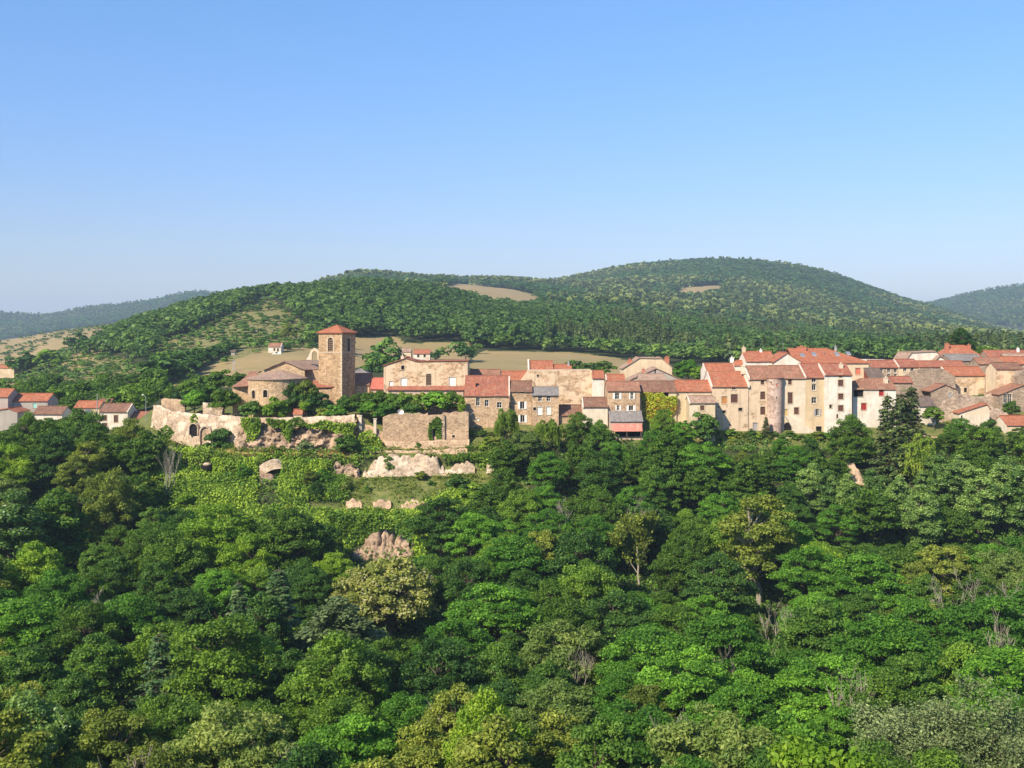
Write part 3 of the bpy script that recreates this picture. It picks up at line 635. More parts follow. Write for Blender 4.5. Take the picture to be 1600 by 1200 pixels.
_g = PM['glass']; _b = _g.n('ShaderNodeBsdfPrincipled'); _g.inp(_b, 'Base Color', (0.016, 0.017, 0.020)); _g.inp(_b, 'Roughness', 0.12); _g.l(_b.outputs[0], _g.out.inputs[0]); PM['glass'] = _g.m

def facade(mb, outline, zb, holes, mapf, cuts=(), depth=0.30):
    """wall face with a top outline [(x, z)...] and openings (x0, x1, z0, z1, arch) with reveals; mapf(u, inward, z) -> point"""
    xs = sorted(set([round(p[0], 4) for p in outline] + [round(c, 4) for c in cuts] + [round(v, 4) for h in holes for v in h[:2]]))
    x_lo, x_hi = outline[0][0], outline[-1][0]; xs = [min(max(x, x_lo), x_hi) for x in xs if x_lo - 1e-3 <= x <= x_hi + 1e-3]
    ox = [p[0] for p in outline]; oz = [p[1] for p in outline]
    for xa, xb in zip(xs[:-1], xs[1:]):
        if xb - xa < 1e-4: continue
        za, zt = float(np.interp(xa + 1e-5, ox, oz)), float(np.interp(xb - 1e-5, ox, oz)); xm = (xa + xb) / 2
        hs_ = sorted([h for h in holes if h[0] < xm < h[1]], key=lambda h: h[2]); z = zb
        for h in hs_:
            if h[2] > z: mb.quad(mapf(xa, 0, z), mapf(xb, 0, z), mapf(xb, 0, h[2]), mapf(xa, 0, h[2]))
            z = h[3]
        if min(za, zt) > z: mb.quad(mapf(xa, 0, z), mapf(xb, 0, z), mapf(xb, 0, zt), mapf(xa, 0, za))
    for h in holes:
        x0, x1, z0, z1 = h[:4]; arch = len(h) > 4 and h[4]; d = depth
        mb.quad(mapf(x0, 0, z0), mapf(x0, d, z0), mapf(x1, d, z0), mapf(x1, 0, z0))
        rise = min((x1 - x0) / 2, (z1 - z0) * .7) * (arch if arch else 0); zs = z1 - rise
        mb.quad(mapf(x0, 0, z0), mapf(x0, 0, zs), mapf(x0, d, zs), mapf(x0, d, z0)); mb.quad(mapf(x1, 0, z0), mapf(x1, d, z0), mapf(x1, d, zs), mapf(x1, 0, zs))
        if not arch: mb.quad(mapf(x0, 0, z1), mapf(x1, 0, z1), mapf(x1, d, z1), mapf(x0, d, z1)); continue
        n = 8; c = (x0 + x1) / 2; r = (x1 - x0) / 2; A = [(c - r * math.cos(math.pi * k / n), zs + rise * math.sin(math.pi * k / n)) for k in range(n + 1)]
        for (xa, za), (xb, zb_) in zip(A[:-1], A[1:]):
            mb.quad(mapf(xa, 0, za), mapf(xb, 0, zb_), mapf(xb, d, zb_), mapf(xa, d, za))
            mb.quad(mapf(xa, 0, za), mapf(xa, 0, z1 + 0.0), mapf(xb, 0, z1 + 0.0), mapf(xb, 0, zb_))
def window(parent, w, h, loc, rz, style, arch=0, name=None):
    """opening filled with its joinery; origin at the sill centre on the wall plane, inward = +y.  window > pane, shutter, sill"""
    nm = name or ('door' if 'door' in style else 'window'); hw = w / 2; f = min(.07, w * .1)
    fr = MB(); fm = PM['white']
    y = 0.20
    def frame(y0=.16, y1=.24):
        fr.box(-hw, -hw + f, y0, y1, 0, h); fr.box(hw - f, hw, y0, y1, 0, h); fr.box(-hw + f, hw - f, y0, y1, h - f, h); fr.box(-hw + f, hw - f, y0, y1, 0, f)
    def sub(nm_, m, fn):
        b = MB(); fn(b); b.build(nm_, m, o)
    arched = lambda b, y_: b.poly([(-hw, y_, 0), (hw, y_, 0)] + [(hw * math.cos(math.pi * k / 10), y_, h - min(hw, h * .7) * arch + min(hw, h * .7) * arch * math.sin(math.pi * k / 10)) for k in range(11)])
    if style.startswith('pane') or style.startswith('open'):
        frame(); fr.box(-.025, .025, .17, .23, f, h - f)
        if style.endswith('x'): fr.box(-hw + f, -.025, .17, .23, h * .55 - .02, h * .55 + .02); fr.box(.025, hw - f, .17, .23, h * .55 - .02, h * .55 + .02)
        o = fr.build(nm, fm, parent, loc, rz); sub('pane', PM['glass'], lambda b: b.quad((-hw + f, .21, f), (hw - f, .21, f), (hw - f, .21, h - f), (-hw + f, .21, h - f)))
    elif style.startswith('void'):
        fr.box(-hw, -hw + .05, .2, .26, 0, h); fr.box(hw - .05, hw, .2, .26, 0, h); fr.box(-hw + .05, hw - .05, .2, .26, h - .06 if not arch else 0, h if not arch else .05); o = fr.build(nm, PM['wood'], parent, loc, rz)
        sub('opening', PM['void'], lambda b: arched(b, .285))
    elif style.startswith('shut_') or style.startswith('door_') or style.startswith('louvre'):
        c = style.split('_')[1] if '_' in style else 'brown'
        if style.startswith('louvre'):
            n = 6; rise = hw * arch
            for k in range(n):
                z = .05 + (h - rise * .5) * k / n; fr.quad((-hw, .05, z), (hw, .05, z), (hw, .26, z + (h / n) * .8), (-hw, .26, z + (h / n) * .8))
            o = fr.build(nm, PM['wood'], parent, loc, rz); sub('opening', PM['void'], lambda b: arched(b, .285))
        else:
            fr.box(-hw, -hw + .05, .13, .22, 0, h); fr.box(hw - .05, hw, .13, .22, 0, h); fr.box(-hw + .05, hw - .05, .19, .22, 0, .05)
            o = fr.build(nm, PM[c], parent, loc, rz)
            if arch: sub('leaf', PM[c], lambda b: arched(b, .16))
            else:
                for s in ((-1, 1) if w > .7 and 'door' not in style else (0,)):
                    a, b_ = (-hw + .05, hw - .05) if s == 0 else ((-hw + .05, -.012) if s < 0 else (.012, hw - .05))
                    def lf(b):
                        b.box(a, b_, .14, .18, 0, h)
                        for q in (.2, .78): b.box(a + .04, b_ - .04, .115, .139, h * q, h * q + .1)
                    sub('shutter' if 'door' not in style else 'leaf', PM[c], lf)
    if style.startswith('open_'):
        c = style.split('_')[1].rstrip('x')
        for s in (-1, 1):
            def lf(b):
                x0, x1 = sorted((s * (hw + .03), s * (hw + hw * .95))); b.box(x0, x1, -.075, -.03, -.02, h + .02)
                for q in (.18, .75): b.box(x0 + .05, x1 - .05, -.10, -.0755, h * q, h * q + .1)
            sub('shutter', PM[c], lf)
    if w > .45 and not style.startswith('open'):
        def su(b):
            for s in (-1, 1): x0, x1 = sorted((s * (hw + .004), s * (hw + .17))); b.box(x0, x1, -.035, .1, -.1, h + .004)
            b.box(-hw - .2, hw + .2, -.04, .1, h + .006, h + .22)
        sub('surround', PM['surround'], su)
    if nm == 'window' and not arch: sub('sill', PM['surround'], lambda b: b.box(-hw - .1, hw + .1, -.09, .12, -.12, -.004))
    return o
def chimney(parent, x, y, z, w=.7, d=.6, h=1.3, mat='brick', pots=1):
    b = MB(); b.box(x - w / 2, x + w / 2, y - d / 2, y + d / 2, z - .9, z + h); b.box(x - w / 2 - .07, x + w / 2 + .07, y - d / 2 - .07, y + d / 2 + .07, z + h + .003, z + h + .12)
    for k in range(pots):
        px_ = x + (k - (pots - 1) / 2) * .35; b.lathe([(.12, z + h + .12), (.10, z + h + .5), (.06, z + h + .5)], px_, y, 8)
    return b.build('chimney', PM[mat] if mat in PM else SM[mat], parent)
_hr = np.random.RandomState(9)
def roof_plane(mb, a, b, c, d, th=.14, nu=None):
    """a,b lower edge, d,c upper edge: a slightly uneven tiled slope with thickness; uv in metres"""
    a, b, c, d = (Vector(p) for p in (a, b, c, d)); lu = max((b - a).length, (c - d).length); lv = (d - a).length
    nu = nu or max(1, int(lu / 1.6)); nv = max(1, int(lv / 1.6)); nrm = (b - a).cross(d - a); nrm = nrm.normalized() if nrm.length else Vector((0, 0, 1))
    if nrm.z < 0: nrm = -nrm
    P = [[None] * (nv + 1) for _ in range(nu + 1)]
    for i in range(nu + 1):
        for j in range(nv + 1):
            u, v = i / nu, j / nv; p = a.lerp(b, u).lerp(d.lerp(c, u), v)
            k = (_hr.rand() - .5) * .09 + .10 * (fbm(p.x * .22 + a.x, p.y * .22, p.z) - .5); p = p + nrm * float(k); P[i][j] = p
    for i in range(nu):
        for j in range(nv):
            uv = [(i / nu * lu, j / nv * lv), ((i + 1) / nu * lu, j / nv * lv), ((i + 1) / nu * lu, (j + 1) / nv * lv), (i / nu * lu, (j + 1) / nv * lv)]
            mb.quad(P[i][j], P[i + 1][j], P[i + 1][j + 1], P[i][j + 1], uv)
    dn = Vector((0, 0, -th)); z0 = [(0, 0)] * 4
    for i in range(nu): mb.quad(P[i][0] + dn, P[i + 1][0] + dn, P[i + 1][0], P[i][0], z0); mb.quad(P[i][nv], P[i + 1][nv], P[i + 1][nv] + dn, P[i][nv] + dn, z0)
    for j in range(nv): mb.quad(P[0][j], P[0][j + 1], P[0][j + 1] + dn, P[0][j] + dn, z0); mb.quad(P[nu][j] + dn, P[nu][j + 1] + dn, P[nu][j + 1], P[nu][j], z0)
    mb.quad(a + dn, d + dn, c + dn, b + dn, z0)
def ridge_tiles(mb, p, q, r=.13):
    n = max(2, int((Vector(q) - Vector(p)).length / .5)); p, q = Vector(p), Vector(q)
    for k in range(n): mb.tube([p.lerp(q, k / n), p.lerp(q, (k + 1.06) / n)], [r, r * .82], 6)
def house(name, label, x0, x1, eave, base, Y, roof='side', ridge=None, wall='rubble', tiles='red', wins=(), depth=None, pitch=.48, oh=.35, rz=0, peak=None, top=None,
          verge='', chim=(), side_wins=(), cat='house', group=None, sunk=2.5, hip=(0, 0), shed_back=False, side_mat=None, lean=None):
    """x0,x1,eave,base,ridge are picture rows/columns (1600 x 1200) read at depth Y"""
    c = math.cos(rz); cx = (x0 + x1) / 2; w = (x1 - x0) / F * Y / c; zb = (HZ - base) / F * Y; ze = (HZ - eave) / F * Y - zb
    e = empty(name, (W(cx, base, Y).x, Y, zb), rz, label, cat, group); lx = lambda p: (p - cx) / F * Y / c; lz = lambda p: (HZ - p) / F * Y - zb
    hw = w / 2; zr = None
    if roof in ('side', 'hip') and ridge is not None:
        a_ = (HZ - ridge) / F; r0 = a_ * Y - (ze + zb); hd = max(1.2, r0 / max(.12, pitch - a_)); hd = min(hd, 9.0)
        if depth: hd = depth / 2
        depth = 2 * hd; zr = a_ * (Y + hd) - zb
    elif roof == 'shed' and ridge is not None:
        a_ = (HZ - ridge) / F
        if not depth: depth = max(1.5, min(9, (a_ * Y - (ze + zb)) / max(.1, pitch - a_)))
        zr = a_ * (Y + depth) - zb
    depth = depth or 8.0
    outline = [(-hw, ze), (hw, ze)]
    if roof == 'gable': xp, zp = lx(peak[0]), lz(peak[1]); outline = [(-hw, ze), (xp, zp), (hw, lz(peak[2]) if len(peak) > 2 else ze)]
    if top: outline = [(lx(a), lz(b)) for a, b in top]
    wm = SM[wall]; holes = []; todo = []
    for q in wins:
        p0, q0, p1, q1, st = q[:5]; ar = q[5] if len(q) > 5 else 0
        a, b, z0, z1 = lx(p0), lx(p1), lz(q1), lz(q0); a = max(a, -hw + .03); b = min(b, hw - .03); holes.append((a, b, max(z0, .02), z1, ar)); todo.append((a, b, max(z0, .02), z1, ar, st))
    mb = MB(); fr = lambda u, i, z: (u, i, z)
    facade(mb, outline, -sunk, holes, fr)
    zl, zh = outline[0][1], outline[-1][1]
    if roof == 'side' and zr is not None:
        for s in (-hw, hw): mb.poly([(s, 0, -sunk), (s, 0, ze), (s, depth / 2, zr), (s, depth, ze), (s, depth, -sunk)])
    elif roof == 'shed' and zr is not None:
        for s in (-hw, hw): mb.poly([(s, 0, -sunk), (s, 0, ze), (s, depth, zr), (s, depth, -sunk)])
    else:
        for s, zz in ((-hw, zl), (hw, zh)): mb.quad((s, 0, -sunk), (s, 0, zz), (s, depth, zz), (s, depth, -sunk))
    bt = outline if roof in ('gable', 'ruin', 'flat') else [(-hw, zr if roof == 'shed' and zr else ze), (hw, zr if roof == 'shed' and zr else ze)]
    mb.poly([(x, depth, z) for x, z in bt] + [(hw, depth, -sunk), (-hw, depth, -sunk)])
    if roof in ('ruin', 'flat'):
        for (xa, za), (xb, zb2) in zip(outline[:-1], outline[1:]): mb.quad((xa, 0, za), (xb, 0, zb2), (xb, depth, zb2), (xa, depth, za))
    mb.build('wall', wm, e)
    if side_mat:
        for s, sm_ in side_mat:
            b = MB(); xx = (-hw - .03) if s < 0 else (hw + .03)
            b.poly([(xx, 0, 0), (xx, 0, ze - .05), (xx, depth / 2, (zr or ze) - .08), (xx, depth, ze - .05), (xx, depth, 0)]); b.build('gable_render', SM[sm_], e)
    rf = None; rb = MB()
    if roof == 'side':
        s = (zr - ze) / (depth / 2); zo = ze - oh * s + .1; sl = hw + .12
        roof_plane(rb, (-sl, -oh, zo), (sl, -oh, zo), (sl, depth / 2, zr + .1), (-sl, depth / 2, zr + .1)); roof_plane(rb, (sl, depth + oh, zo), (-sl, depth + oh, zo), (-sl, depth / 2, zr + .1), (sl, depth / 2, zr + .1))
        ridge_tiles(rb, (-sl, depth / 2, zr + .16), (sl, depth / 2, zr + .16))
    elif roof == 'hip':
        zo = ze - .05; sl = hw + oh; hl, hr_ = -hw + hip[0] * depth / 2 * 2, hw - hip[1] * depth / 2 * 2
        if hip[0] == 0: hl = -hw - .12
        if hip[1] == 0: hr_ = hw + .12
        if hl > hr_: hl = hr_ = (hl + hr_) / 2
        lo = -sl if hip[0] else -hw - .12; ro = sl if hip[1] else hw + .12
        A, B, C_, D = (lo, -oh, zo), (ro, -oh, zo), (ro, depth + oh, zo), (lo, depth + oh, zo); E, G = (hl, depth / 2, zr), (hr_, depth / 2, zr)
        roof_plane(rb, A, B, G, E); roof_plane(rb, C_, D, E, G)
        if hip[0]: roof_plane(rb, D, A, E, E); ridge_tiles(rb, A, E); ridge_tiles(rb, D, E)
        if hip[1]: roof_plane(rb, B, C_, G, G); ridge_tiles(rb, B, G); ridge_tiles(rb, C_, G)
        ridge_tiles(rb, E, G)
    elif roof == 'shed':
        s = (zr - ze) / depth; roof_plane(rb, (-hw - .12, -oh, ze - oh * s + .1), (hw + .12, -oh, ze - oh * s + .1), (hw + .12, depth + .1, zr + .1), (-hw - .12, depth + .1, zr + .1))
    elif roof == 'gable':
        for (xa, za), (xb, zb2) in zip(outline[:-1], outline[1:]):
            s = (zb2 - za) / (xb - xa); ex = oh if (xa, za) == outline[0] else 0; ex2 = oh if (xb, zb2) == outline[-1] else 0
            p, q = (xa - ex, za - ex * s + .1), (xb + ex2, zb2 + ex2 * s + .1)
            if s > 0: roof_plane(rb, (p[0], depth + .2, p[1]), (p[0], -.3, p[1]), (q[0], -.3, q[1]), (q[0], depth + .2, q[1]))
            else: roof_plane(rb, (q[0], -.3, q[1]), (q[0], depth + .2, q[1]), (p[0], depth + .2, p[1]), (p[0], -.3, p[1]))
        for x, z in outline[1:-1]: ridge_tiles(rb, (x, -.3, z + .16), (x, depth + .2, z + .16))
    elif roof == 'pyramid':
        zo = ze; zr = lz(ridge); sl = hw + oh; p = (0, depth / 2, zr); cs = [(-sl, -oh, zo), (sl, -oh, zo), (sl, depth + oh, zo), (-sl, depth + oh, zo)]
        for k in range(4): roof_plane(rb, cs[k], cs[(k + 1) % 4], p, p); ridge_tiles(rb, cs[k], p, .1)
    if rb.f: rf = rb.build('roof', TM[tiles], e)
    if verge and roof in ('side', 'shed'):
        dd = depth / 2 if roof == 'side' else depth; s = (zr - ze) / dd
        for k in verge:
            sx = (-hw if k in 'lL' else hw); b = MB(); hh = .55 if k in 'LR' else .16; ww = .22 if k in 'LR' else .14
            b.poly([(sx - ww, -oh, ze - oh * s - .1), (sx + ww, -oh, ze - oh * s - .1), (sx + ww, -oh, ze - oh * s + hh), (sx - ww, -oh, ze - oh * s + hh)])
            b.quad((sx - ww, -oh, ze - oh * s + hh), (sx + ww, -oh, ze - oh * s + hh), (sx + ww, dd, zr + hh), (sx - ww, dd, zr + hh))
            for t_ in (-ww, ww): b.quad((sx + t_, -oh, ze - oh * s - .1), (sx + t_, -oh, ze - oh * s + hh), (sx + t_, dd, zr + hh), (sx + t_, dd, zr - .1))
            b.build('verge', PM['mortar'], rf)
    for q in chim:
        x, dy, hgt = lx(q[0]), q[1], q[2]; m = q[3] if len(q) > 3 else 'brick'; ww = q[4] if len(q) > 4 else .7
        yy = depth * dy
        if roof in ('side', 'hip'): zz = ze + (zr - ze) * (1 - abs(yy - depth / 2) / (depth / 2))
        elif roof == 'shed': zz = ze + (zr - ze) * dy
        else: zz = float(np.interp(x, [o_[0] for o_ in outline], [o_[1] for o_ in outline]))
        chimney(rf or e, x, yy, zz, ww, min(ww, .8), hgt, m, 2 if ww > 1.1 else 1)
    for a, b, z0, z1, ar, st in todo: window(e, b - a, z1 - z0, ((a + b) / 2, 0, z0), 0, st, ar)
    e['_depth'] = depth
    return e
def round_wall(parent, rad, z0, z1, holes=(), a0=-math.pi, a1=0.0, mat='church', cy=0.0, cx=0.0, batter=0.0, n=20):
    """upright half or full cylinder, u measured along the arc from the front centre (angle -90 deg)"""
    mb = MB()
    def mp(u, i, z):
        a = -math.pi / 2 + u / rad; r = rad - i - batter * (z - z0); return (cx + r * math.cos(a), cy + r * math.sin(a), z)
    u0, u1 = (a0 + math.pi / 2) * rad, (a1 + math.pi / 2) * rad
    facade(mb, [(u0, z1), (u1, z1)], z0, [h[:5] for h in holes], mp, [u0 + (u1 - u0) * k / n for k in range(n + 1)])
    o = mb.build('wall', SM[mat], parent)
    for h in holes:
        u = (h[0] + h[1]) / 2; a = -math.pi / 2 + u / rad
        window(parent, h[1] - h[0], h[3] - h[2], mp(u, 0, h[2]), a + math.pi / 2, h[5], h[4])
    return o
WALL_FEET = []
def rough_wall(name, label, top, bot, mat, thick=.8, amp=.25, cell=.7, cat='wall', group=None, jag=.35, seed=1, taper=False):
    """rubble wall or crag: top and bottom outlines [(px, py, Y)...] joined by an uneven, thick surface"""
    rs = np.random.RandomState(seed); T = np.array([W(*p) for p in top]); B = np.array([W(*p) for p in bot])
    def along(P, n):
        s = np.concatenate([[0], np.cumsum(np.linalg.norm(np.diff(P[:, :2], axis=0), axis=1) + 1e-3)]); s /= s[-1]; q = np.linspace(0, 1, n)
        return np.stack([np.interp(q, s, P[:, k]) for k in range(3)], 1)
    ln = np.linalg.norm(np.diff(T, axis=0), axis=1).sum(); nu = max(6, int(ln / cell)); nv = max(4, int(np.abs(T[:, 2].mean() - B[:, 2].mean()) / cell) + 2)
    t_, b_ = along(T, nu), along(B, nu); WALL_FEET.append(b_.copy())
    if taper: e_ = np.minimum(np.arange(nu), np.arange(nu)[::-1]) / (nu - 1); t_[:, 2] -= (t_[:, 2] - b_[:, 2]) * .75 * taper * (1 - sstep(0, .22, e_)) * (.5 + rs.rand(nu) * .6)
    t_[:, 2] += (fbm(t_[:, 0] * .8, t_[:, 1] * .8, seed, 3) - .5) * 2 * jag + np.where(rs.rand(nu) > .72, -.5 * jag, .25 * jag)
    q = np.linspace(0, 1, nv)[None, :, None]; S = b_[:, None] * (1 - q) + t_[:, None] * q
    dsp = (fbm(S[..., 0] * .45, S[..., 2] * .45, S[..., 1] * .3 + seed, 4) - .5) * 2 * amp * 1.6 + rs.normal(0, amp * .12, S.shape[:2])
    if mat == 'rock':
        wb_ = fbm(S[..., 0] * .7, S[..., 2] * .7, seed + 5.0, 3) * 2.2; bx, bz = np.floor(S[..., 0] / 1.3 + wb_).astype(int), np.floor(S[..., 2] / .85 + wb_ * 1.3).astype(int)
        dsp = dsp * .9 + amp * 1.5 * (_perm[bx % 64, bz % 64, seed % 64] - .5) + rs.normal(0, amp * .12, S.shape[:2])
    elif False: dsp = amp * 1.3 * (.5 - np.abs(fbm(S[..., 0] * .6 + seed + S[..., 2] * .35, S[..., 2] * .75 - S[..., 0] * .2, 3.0, 5) - .5) * 4) + rs.normal(0, amp * .16, S.shape[:2])
    else: dsp = dsp + .10 * np.round(rs.rand(*S.shape[:2]) * 2)
    S[..., 1] -= dsp; S[..., 0] += rs.normal(0, amp * .15, S.shape[:2])
    Bk = S.copy(); Bk[..., 1] = t_[:, None, 1] + thick + np.abs(rs.normal(0, .05, S.shape[:2])); Bk[..., 0] = S[..., 0]
    V = np.concatenate([S.reshape(-1, 3), Bk.reshape(-1, 3)]); N = nu * nv; i = np.arange(N).reshape(nu, nv); f = []
    f += [(i[a, b], i[a + 1, b], i[a + 1, b + 1], i[a, b + 1]) for a in range(nu - 1) for b in range(nv - 1)]
    f += [(N + i[a + 1, b], N + i[a, b], N + i[a, b + 1], N + i[a + 1, b + 1]) for a in range(nu - 1) for b in range(nv - 1)]
    f += [(i[a, nv - 1], i[a + 1, nv - 1], N + i[a + 1, nv - 1], N + i[a, nv - 1]) for a in range(nu - 1)]
    for a in (0, nu - 1): f += [(i[a, b], i[a, b + 1], N + i[a, b + 1], N + i[a, b]) for b in range(nv - 1)]
    me = np_mesh(name, V, np.array(f)); o = link(name, me, SM[mat]); tag(o, label, cat, group)
    return o
def ivy(name, label, poly, Y, n, mat='ivy', size=.34, thick=.5, cat='ivy', parent=None, group=None, kind=None, yfn=None, seed=1):
    """a mat of leaves over the wall area poly (picture outline read at depth Y)"""
    rs = np.random.RandomState(seed); p = np.array(poly, float); lo, hi = p.min(0), p.max(0); m = int(n * 2.2)
    px = rs.uniform(lo[0], hi[0], m); py = rs.uniform(lo[1], hi[1], m); wob = 10 * (fbm(px * .08, py * .08, seed) - .5)
    k = inpoly(px + wob, py + wob, poly); px, py = px[k][:n], py[k][:n]; Yv = np.full(len(px), float(Y)) if yfn is None else yfn(px, py)
    d = rs.rand(len(px)) ** .7 * thick * (.3 + 1.4 * fbm(px * .11, py * .11, seed + 3.0))
    P = np.stack([(px - 800) / F * Yv, Yv - d, (HZ - py) / F * Yv], 1)
    V, Q = leaf_quads(rs, P, unit(rs, len(P)) * .8 + [0, -.6, .45], size, 1.3)
    me = np_mesh(name, V, Q, np.clip(rs.normal(.5, .2, len(Q)) + (fbm(px * .05, py * .05, 7.0) - .5), 0, 1)); me.materials.append(LM[mat])
    o = bpy.data.objects.new(name, me); COL.objects.link(o)
    if parent: o.parent = parent
    return tag(o, label, cat, group, kind)
# ------------------------------------------------------------------ the village
def zoom(ox, oy, s=5.3333):
    return lambda L: [tuple([ox + q[0] / s, oy + q[1] / s, ox + q[2] / s, oy + q[3] / s] + list(q[4:])) for q in L]
Z2, Z3, Z4, Z5, Z6 = zoom(560, 530), zoom(840, 530), zoom(1080, 520), zoom(1300, 500), zoom(0, 420, 4.0)
VH = 'houses of the village above the gorge'
# --- the stone barn beside the church, with its porch roof
b = house('stone_barn', 'long two-level stone barn with white shuttered openings, right of the bell tower', 599.5, 730.5, 571, 612, 257, 'gable', wall='rubble_pale', tiles='red', peak=(634, 559.5, 564), depth=9, oh=.3, cat='barn',
      wins=Z2([(357, 220, 383, 253, 'void'), (257, 352, 290, 402, 'shut_white', .3), (353, 322, 405, 396, 'shut_white', .35), (565, 290, 607, 386, 'louvre_x', .3), (755, 315, 810, 388, 'shut_white', .2)]), top=[(599.5, 571), (634, 559.5), (650, 564.5), (730.5, 563.5)], chim=[(627, .3, .7, 'offwhite', .7), (667, .2, .7, 'cream', .5)])
rb = MB(); p0, p1 = W(604, 609, 254.6), W(725, 609, 254.6); o0 = b.location
roof_plane(rb, p0 - o0, p1 - o0, W(731, 603, 256.8) - o0, W(608, 603, 256.8) - o0); rb.build('porch_roof', TM['red'], b)
wb = MB(); pw0, pw1 = W(606, 609.6, 255) - o0, W(724, 609.6, 255) - o0; wb.quad((pw0.x, pw0.y, -5), (pw1.x, pw1.y, -5), pw1, pw0); wb.build('porch_wall', SM['pinkish'], b)
house('shed', 'brown-red tiled shed against the foot of the bell tower', 550, 577, 600.5, 618, 262, 'side', 584.5, 'rubble', 'old', cat='shed')
house('shed', 'small shed with a smooth pinkish-red roof left of the stone barn', 579, 599, 607, 616, 259, 'side', 591.5, 'rubble', 'pinkred', cat='shed')
house('house', 'house with a dull grey-red roof half hidden behind the shed beside the bell tower', 548, 574, 584, 606, 276, 'hip', 575.5, 'grey', 'slate', hip=(1, 1), cat='house')
# --- front row, left to right
house('house', 'broad stone house with a large red tiled roof, left end of the front row', 726, 795.5, 617.5, 690, 247, 'side', 588, 'rubble', 'red', verge='r', pitch=.62, cat='house', group=VH,
      wins=Z2([(980, 487, 1012, 556, 'pane_x'), (1053, 505, 1086, 560, 'pane_x', .4), (1155, 525, 1195, 572, 'pane_x'), (1140, 470, 1160, 488, 'void'), (1172, 470, 1190, 488, 'void'), (985, 660, 1003, 682, 'shut_white'), (970, 728, 986, 742, 'void')]), chim=[(740, .22, 1.3)])
house('house', 'narrow stone house with brown roof and two pairs of open white shutters', 797, 831, 611, 672, 248.5, 'side', 596, 'rubble', 'brown', group=VH,
      wins=Z2([(1347, 520, 1384, 582, 'open_white'), (1350, 633, 1386, 692, 'open_white'), (1352, 440, 1384, 452, 'void')]))
house('house', 'low stone house under a grey slate roof in front of the windowless wall', 831.5, 873, 617, 668, 248, 'side', 605.5, 'rubble', 'slate', group=VH,
      wins=Z2([(1498, 473, 1530, 517, 'pane_x'), (1568, 473, 1600, 517, 'pane_x'), (1491, 565, 1532, 630, 'shut_white'), (1567, 563, 1604, 628, 'shut_white'), (1457, 568, 1481, 593, 'void')]))
house('tall_stone_building', 'tall windowless wall of bare rubble stone above the slate-roofed house', 814, 925.5, 579, 655, 259, 'flat', wall='rubble_pale', depth=9, wins=Z3([(-6, 296, 12, 313, 'void')]), top=[(814, 594), (826, 579.5), (870, 579), (925.5, 578.5)], cat='building')
house('house', 'orange-roofed house just above the top of the windowless stone wall', 826, 864, 580, 596, 272, 'side', 564.5, 'cream', 'orange', verge='L', group=VH)
house('house', 'low bright orange roof right of the first roof over the windowless wall', 865, 893, 580, 596, 273, 'side', 570, 'cream', 'orange', chim=[(889, .4, .8, 'grey', .5)], group=VH)
house('house', 'brownish roof behind the big red roof at the start of the front row', 734, 781, 588, 606, 264, 'side', 578, 'rubble', 'old', group=VH)
house('house', 'orange roof with pale verges between the big red roof and the stone wall', 782, 824, 594, 612, 263, 'side', 580.5, 'rubble', 'orange', verge='l', group=VH)
house('narrow_house', 'slim house with a white top storey beside the windowless stone wall', 925.8, 944, 590.5, 625, 257, 'side', 580, 'white', 'orange', group=VH)
house('house', 'cream gabled house with two brick chimneys standing above the roofs', 974, 1051, 574, 600, 286, 'gable', wall='cream', tiles='canal', peak=(998, 559.5), top=[(974, 575), (999, 559.3), (1033, 559.5), (1050, 574)], depth=9, chim=[(985, .15, .9, 'brick', 1.1), (1043, .15, 1.5, 'brick', 1.2)], group=VH)
house('house', 'grey-gabled house with mottled orange roof below the cream gabled house', 981, 1062, 594, 612, 270, 'gable', wall='grey', tiles='canal', peak=(1025, 575.5), depth=9, chim=[(1007, .3, .9, 'brick', .6)], wins=Z3([(974, 255, 986, 290, 'void')]), top=[(981, 595), (1025, 575.5), (1062, 592)], group=VH)
house('house', 'patched orange and grey roof sitting in front of the grey gable', 1000, 1040, 597, 612, 264, 'side', 585, 'pinkish', 'canal', group=VH)
house('house', 'small orange roof slope left of the grey gable', 948, 977, 597, 612, 263, 'side', 585.5, 'rubble', 'orange', verge='l', group=VH)
house('house', 'stone house with four pairs of open white shutters', 949.5, 1000, 610, 665, 247.5, 'side', 596.5, 'rubble', 'old', group=VH,
      wins=Z3([(645, 450, 681, 500, 'open_whitex'), (774, 448, 798, 500, 'open_whitex'), (660, 553, 684, 593, 'open_whitex'), (760, 553, 798, 595, 'open_white')]))
b = house('lean_to', 'lean-to with slate roof above a salmon-red awning and open veranda', 953.5, 1004, 657.5, 684, 244, 'shed', 642.5, 'pinkish', 'slate', cat='lean-to', depth=3.3,
      wins=Z3([(645, 765, 738, 812, 'void'), (745, 765, 858, 812, 'void')]), oh=.3)
o0 = b.location; rb = MB(); roof_plane(rb, W(957.5, 673.6, 242.4) - o0, W(1004, 673.6, 242.4) - o0, W(1003, 662, 243.9) - o0, W(955.5, 662, 243.9) - o0, .08); rb.build('awning', PM['awning'], b)
pb = MB()
for q in (959, 979.5, 1001.5): p = W(q, 673.6, 242.6) - o0; pb.box(p.x - .08, p.x + .08, p.y - .08, p.y + .08, -1, p.z - .05)
pb.build('awning_posts', PM['wood'], b)
c9 = house('long_house', 'long low house half covered by a creeper turning red', 1000.5, 1057, 611.5, 670, 250, 'side', 596, 'beige', 'brown', wins=Z3([(1055, 440, 1092, 482, 'void'), (945, 535, 968, 568, 'void'), (1065, 520, 1090, 545, 'void')]), group=VH, cat='house')
house('house', 'beige house with a clean orange roof between the creeper house and the tall pale row', 1057.3, 1111, 610.8, 670, 250.4, 'side', 595, 'beige', 'orange', group=VH, wins=Z3([(1240, 436, 1256, 447, 'void')]))
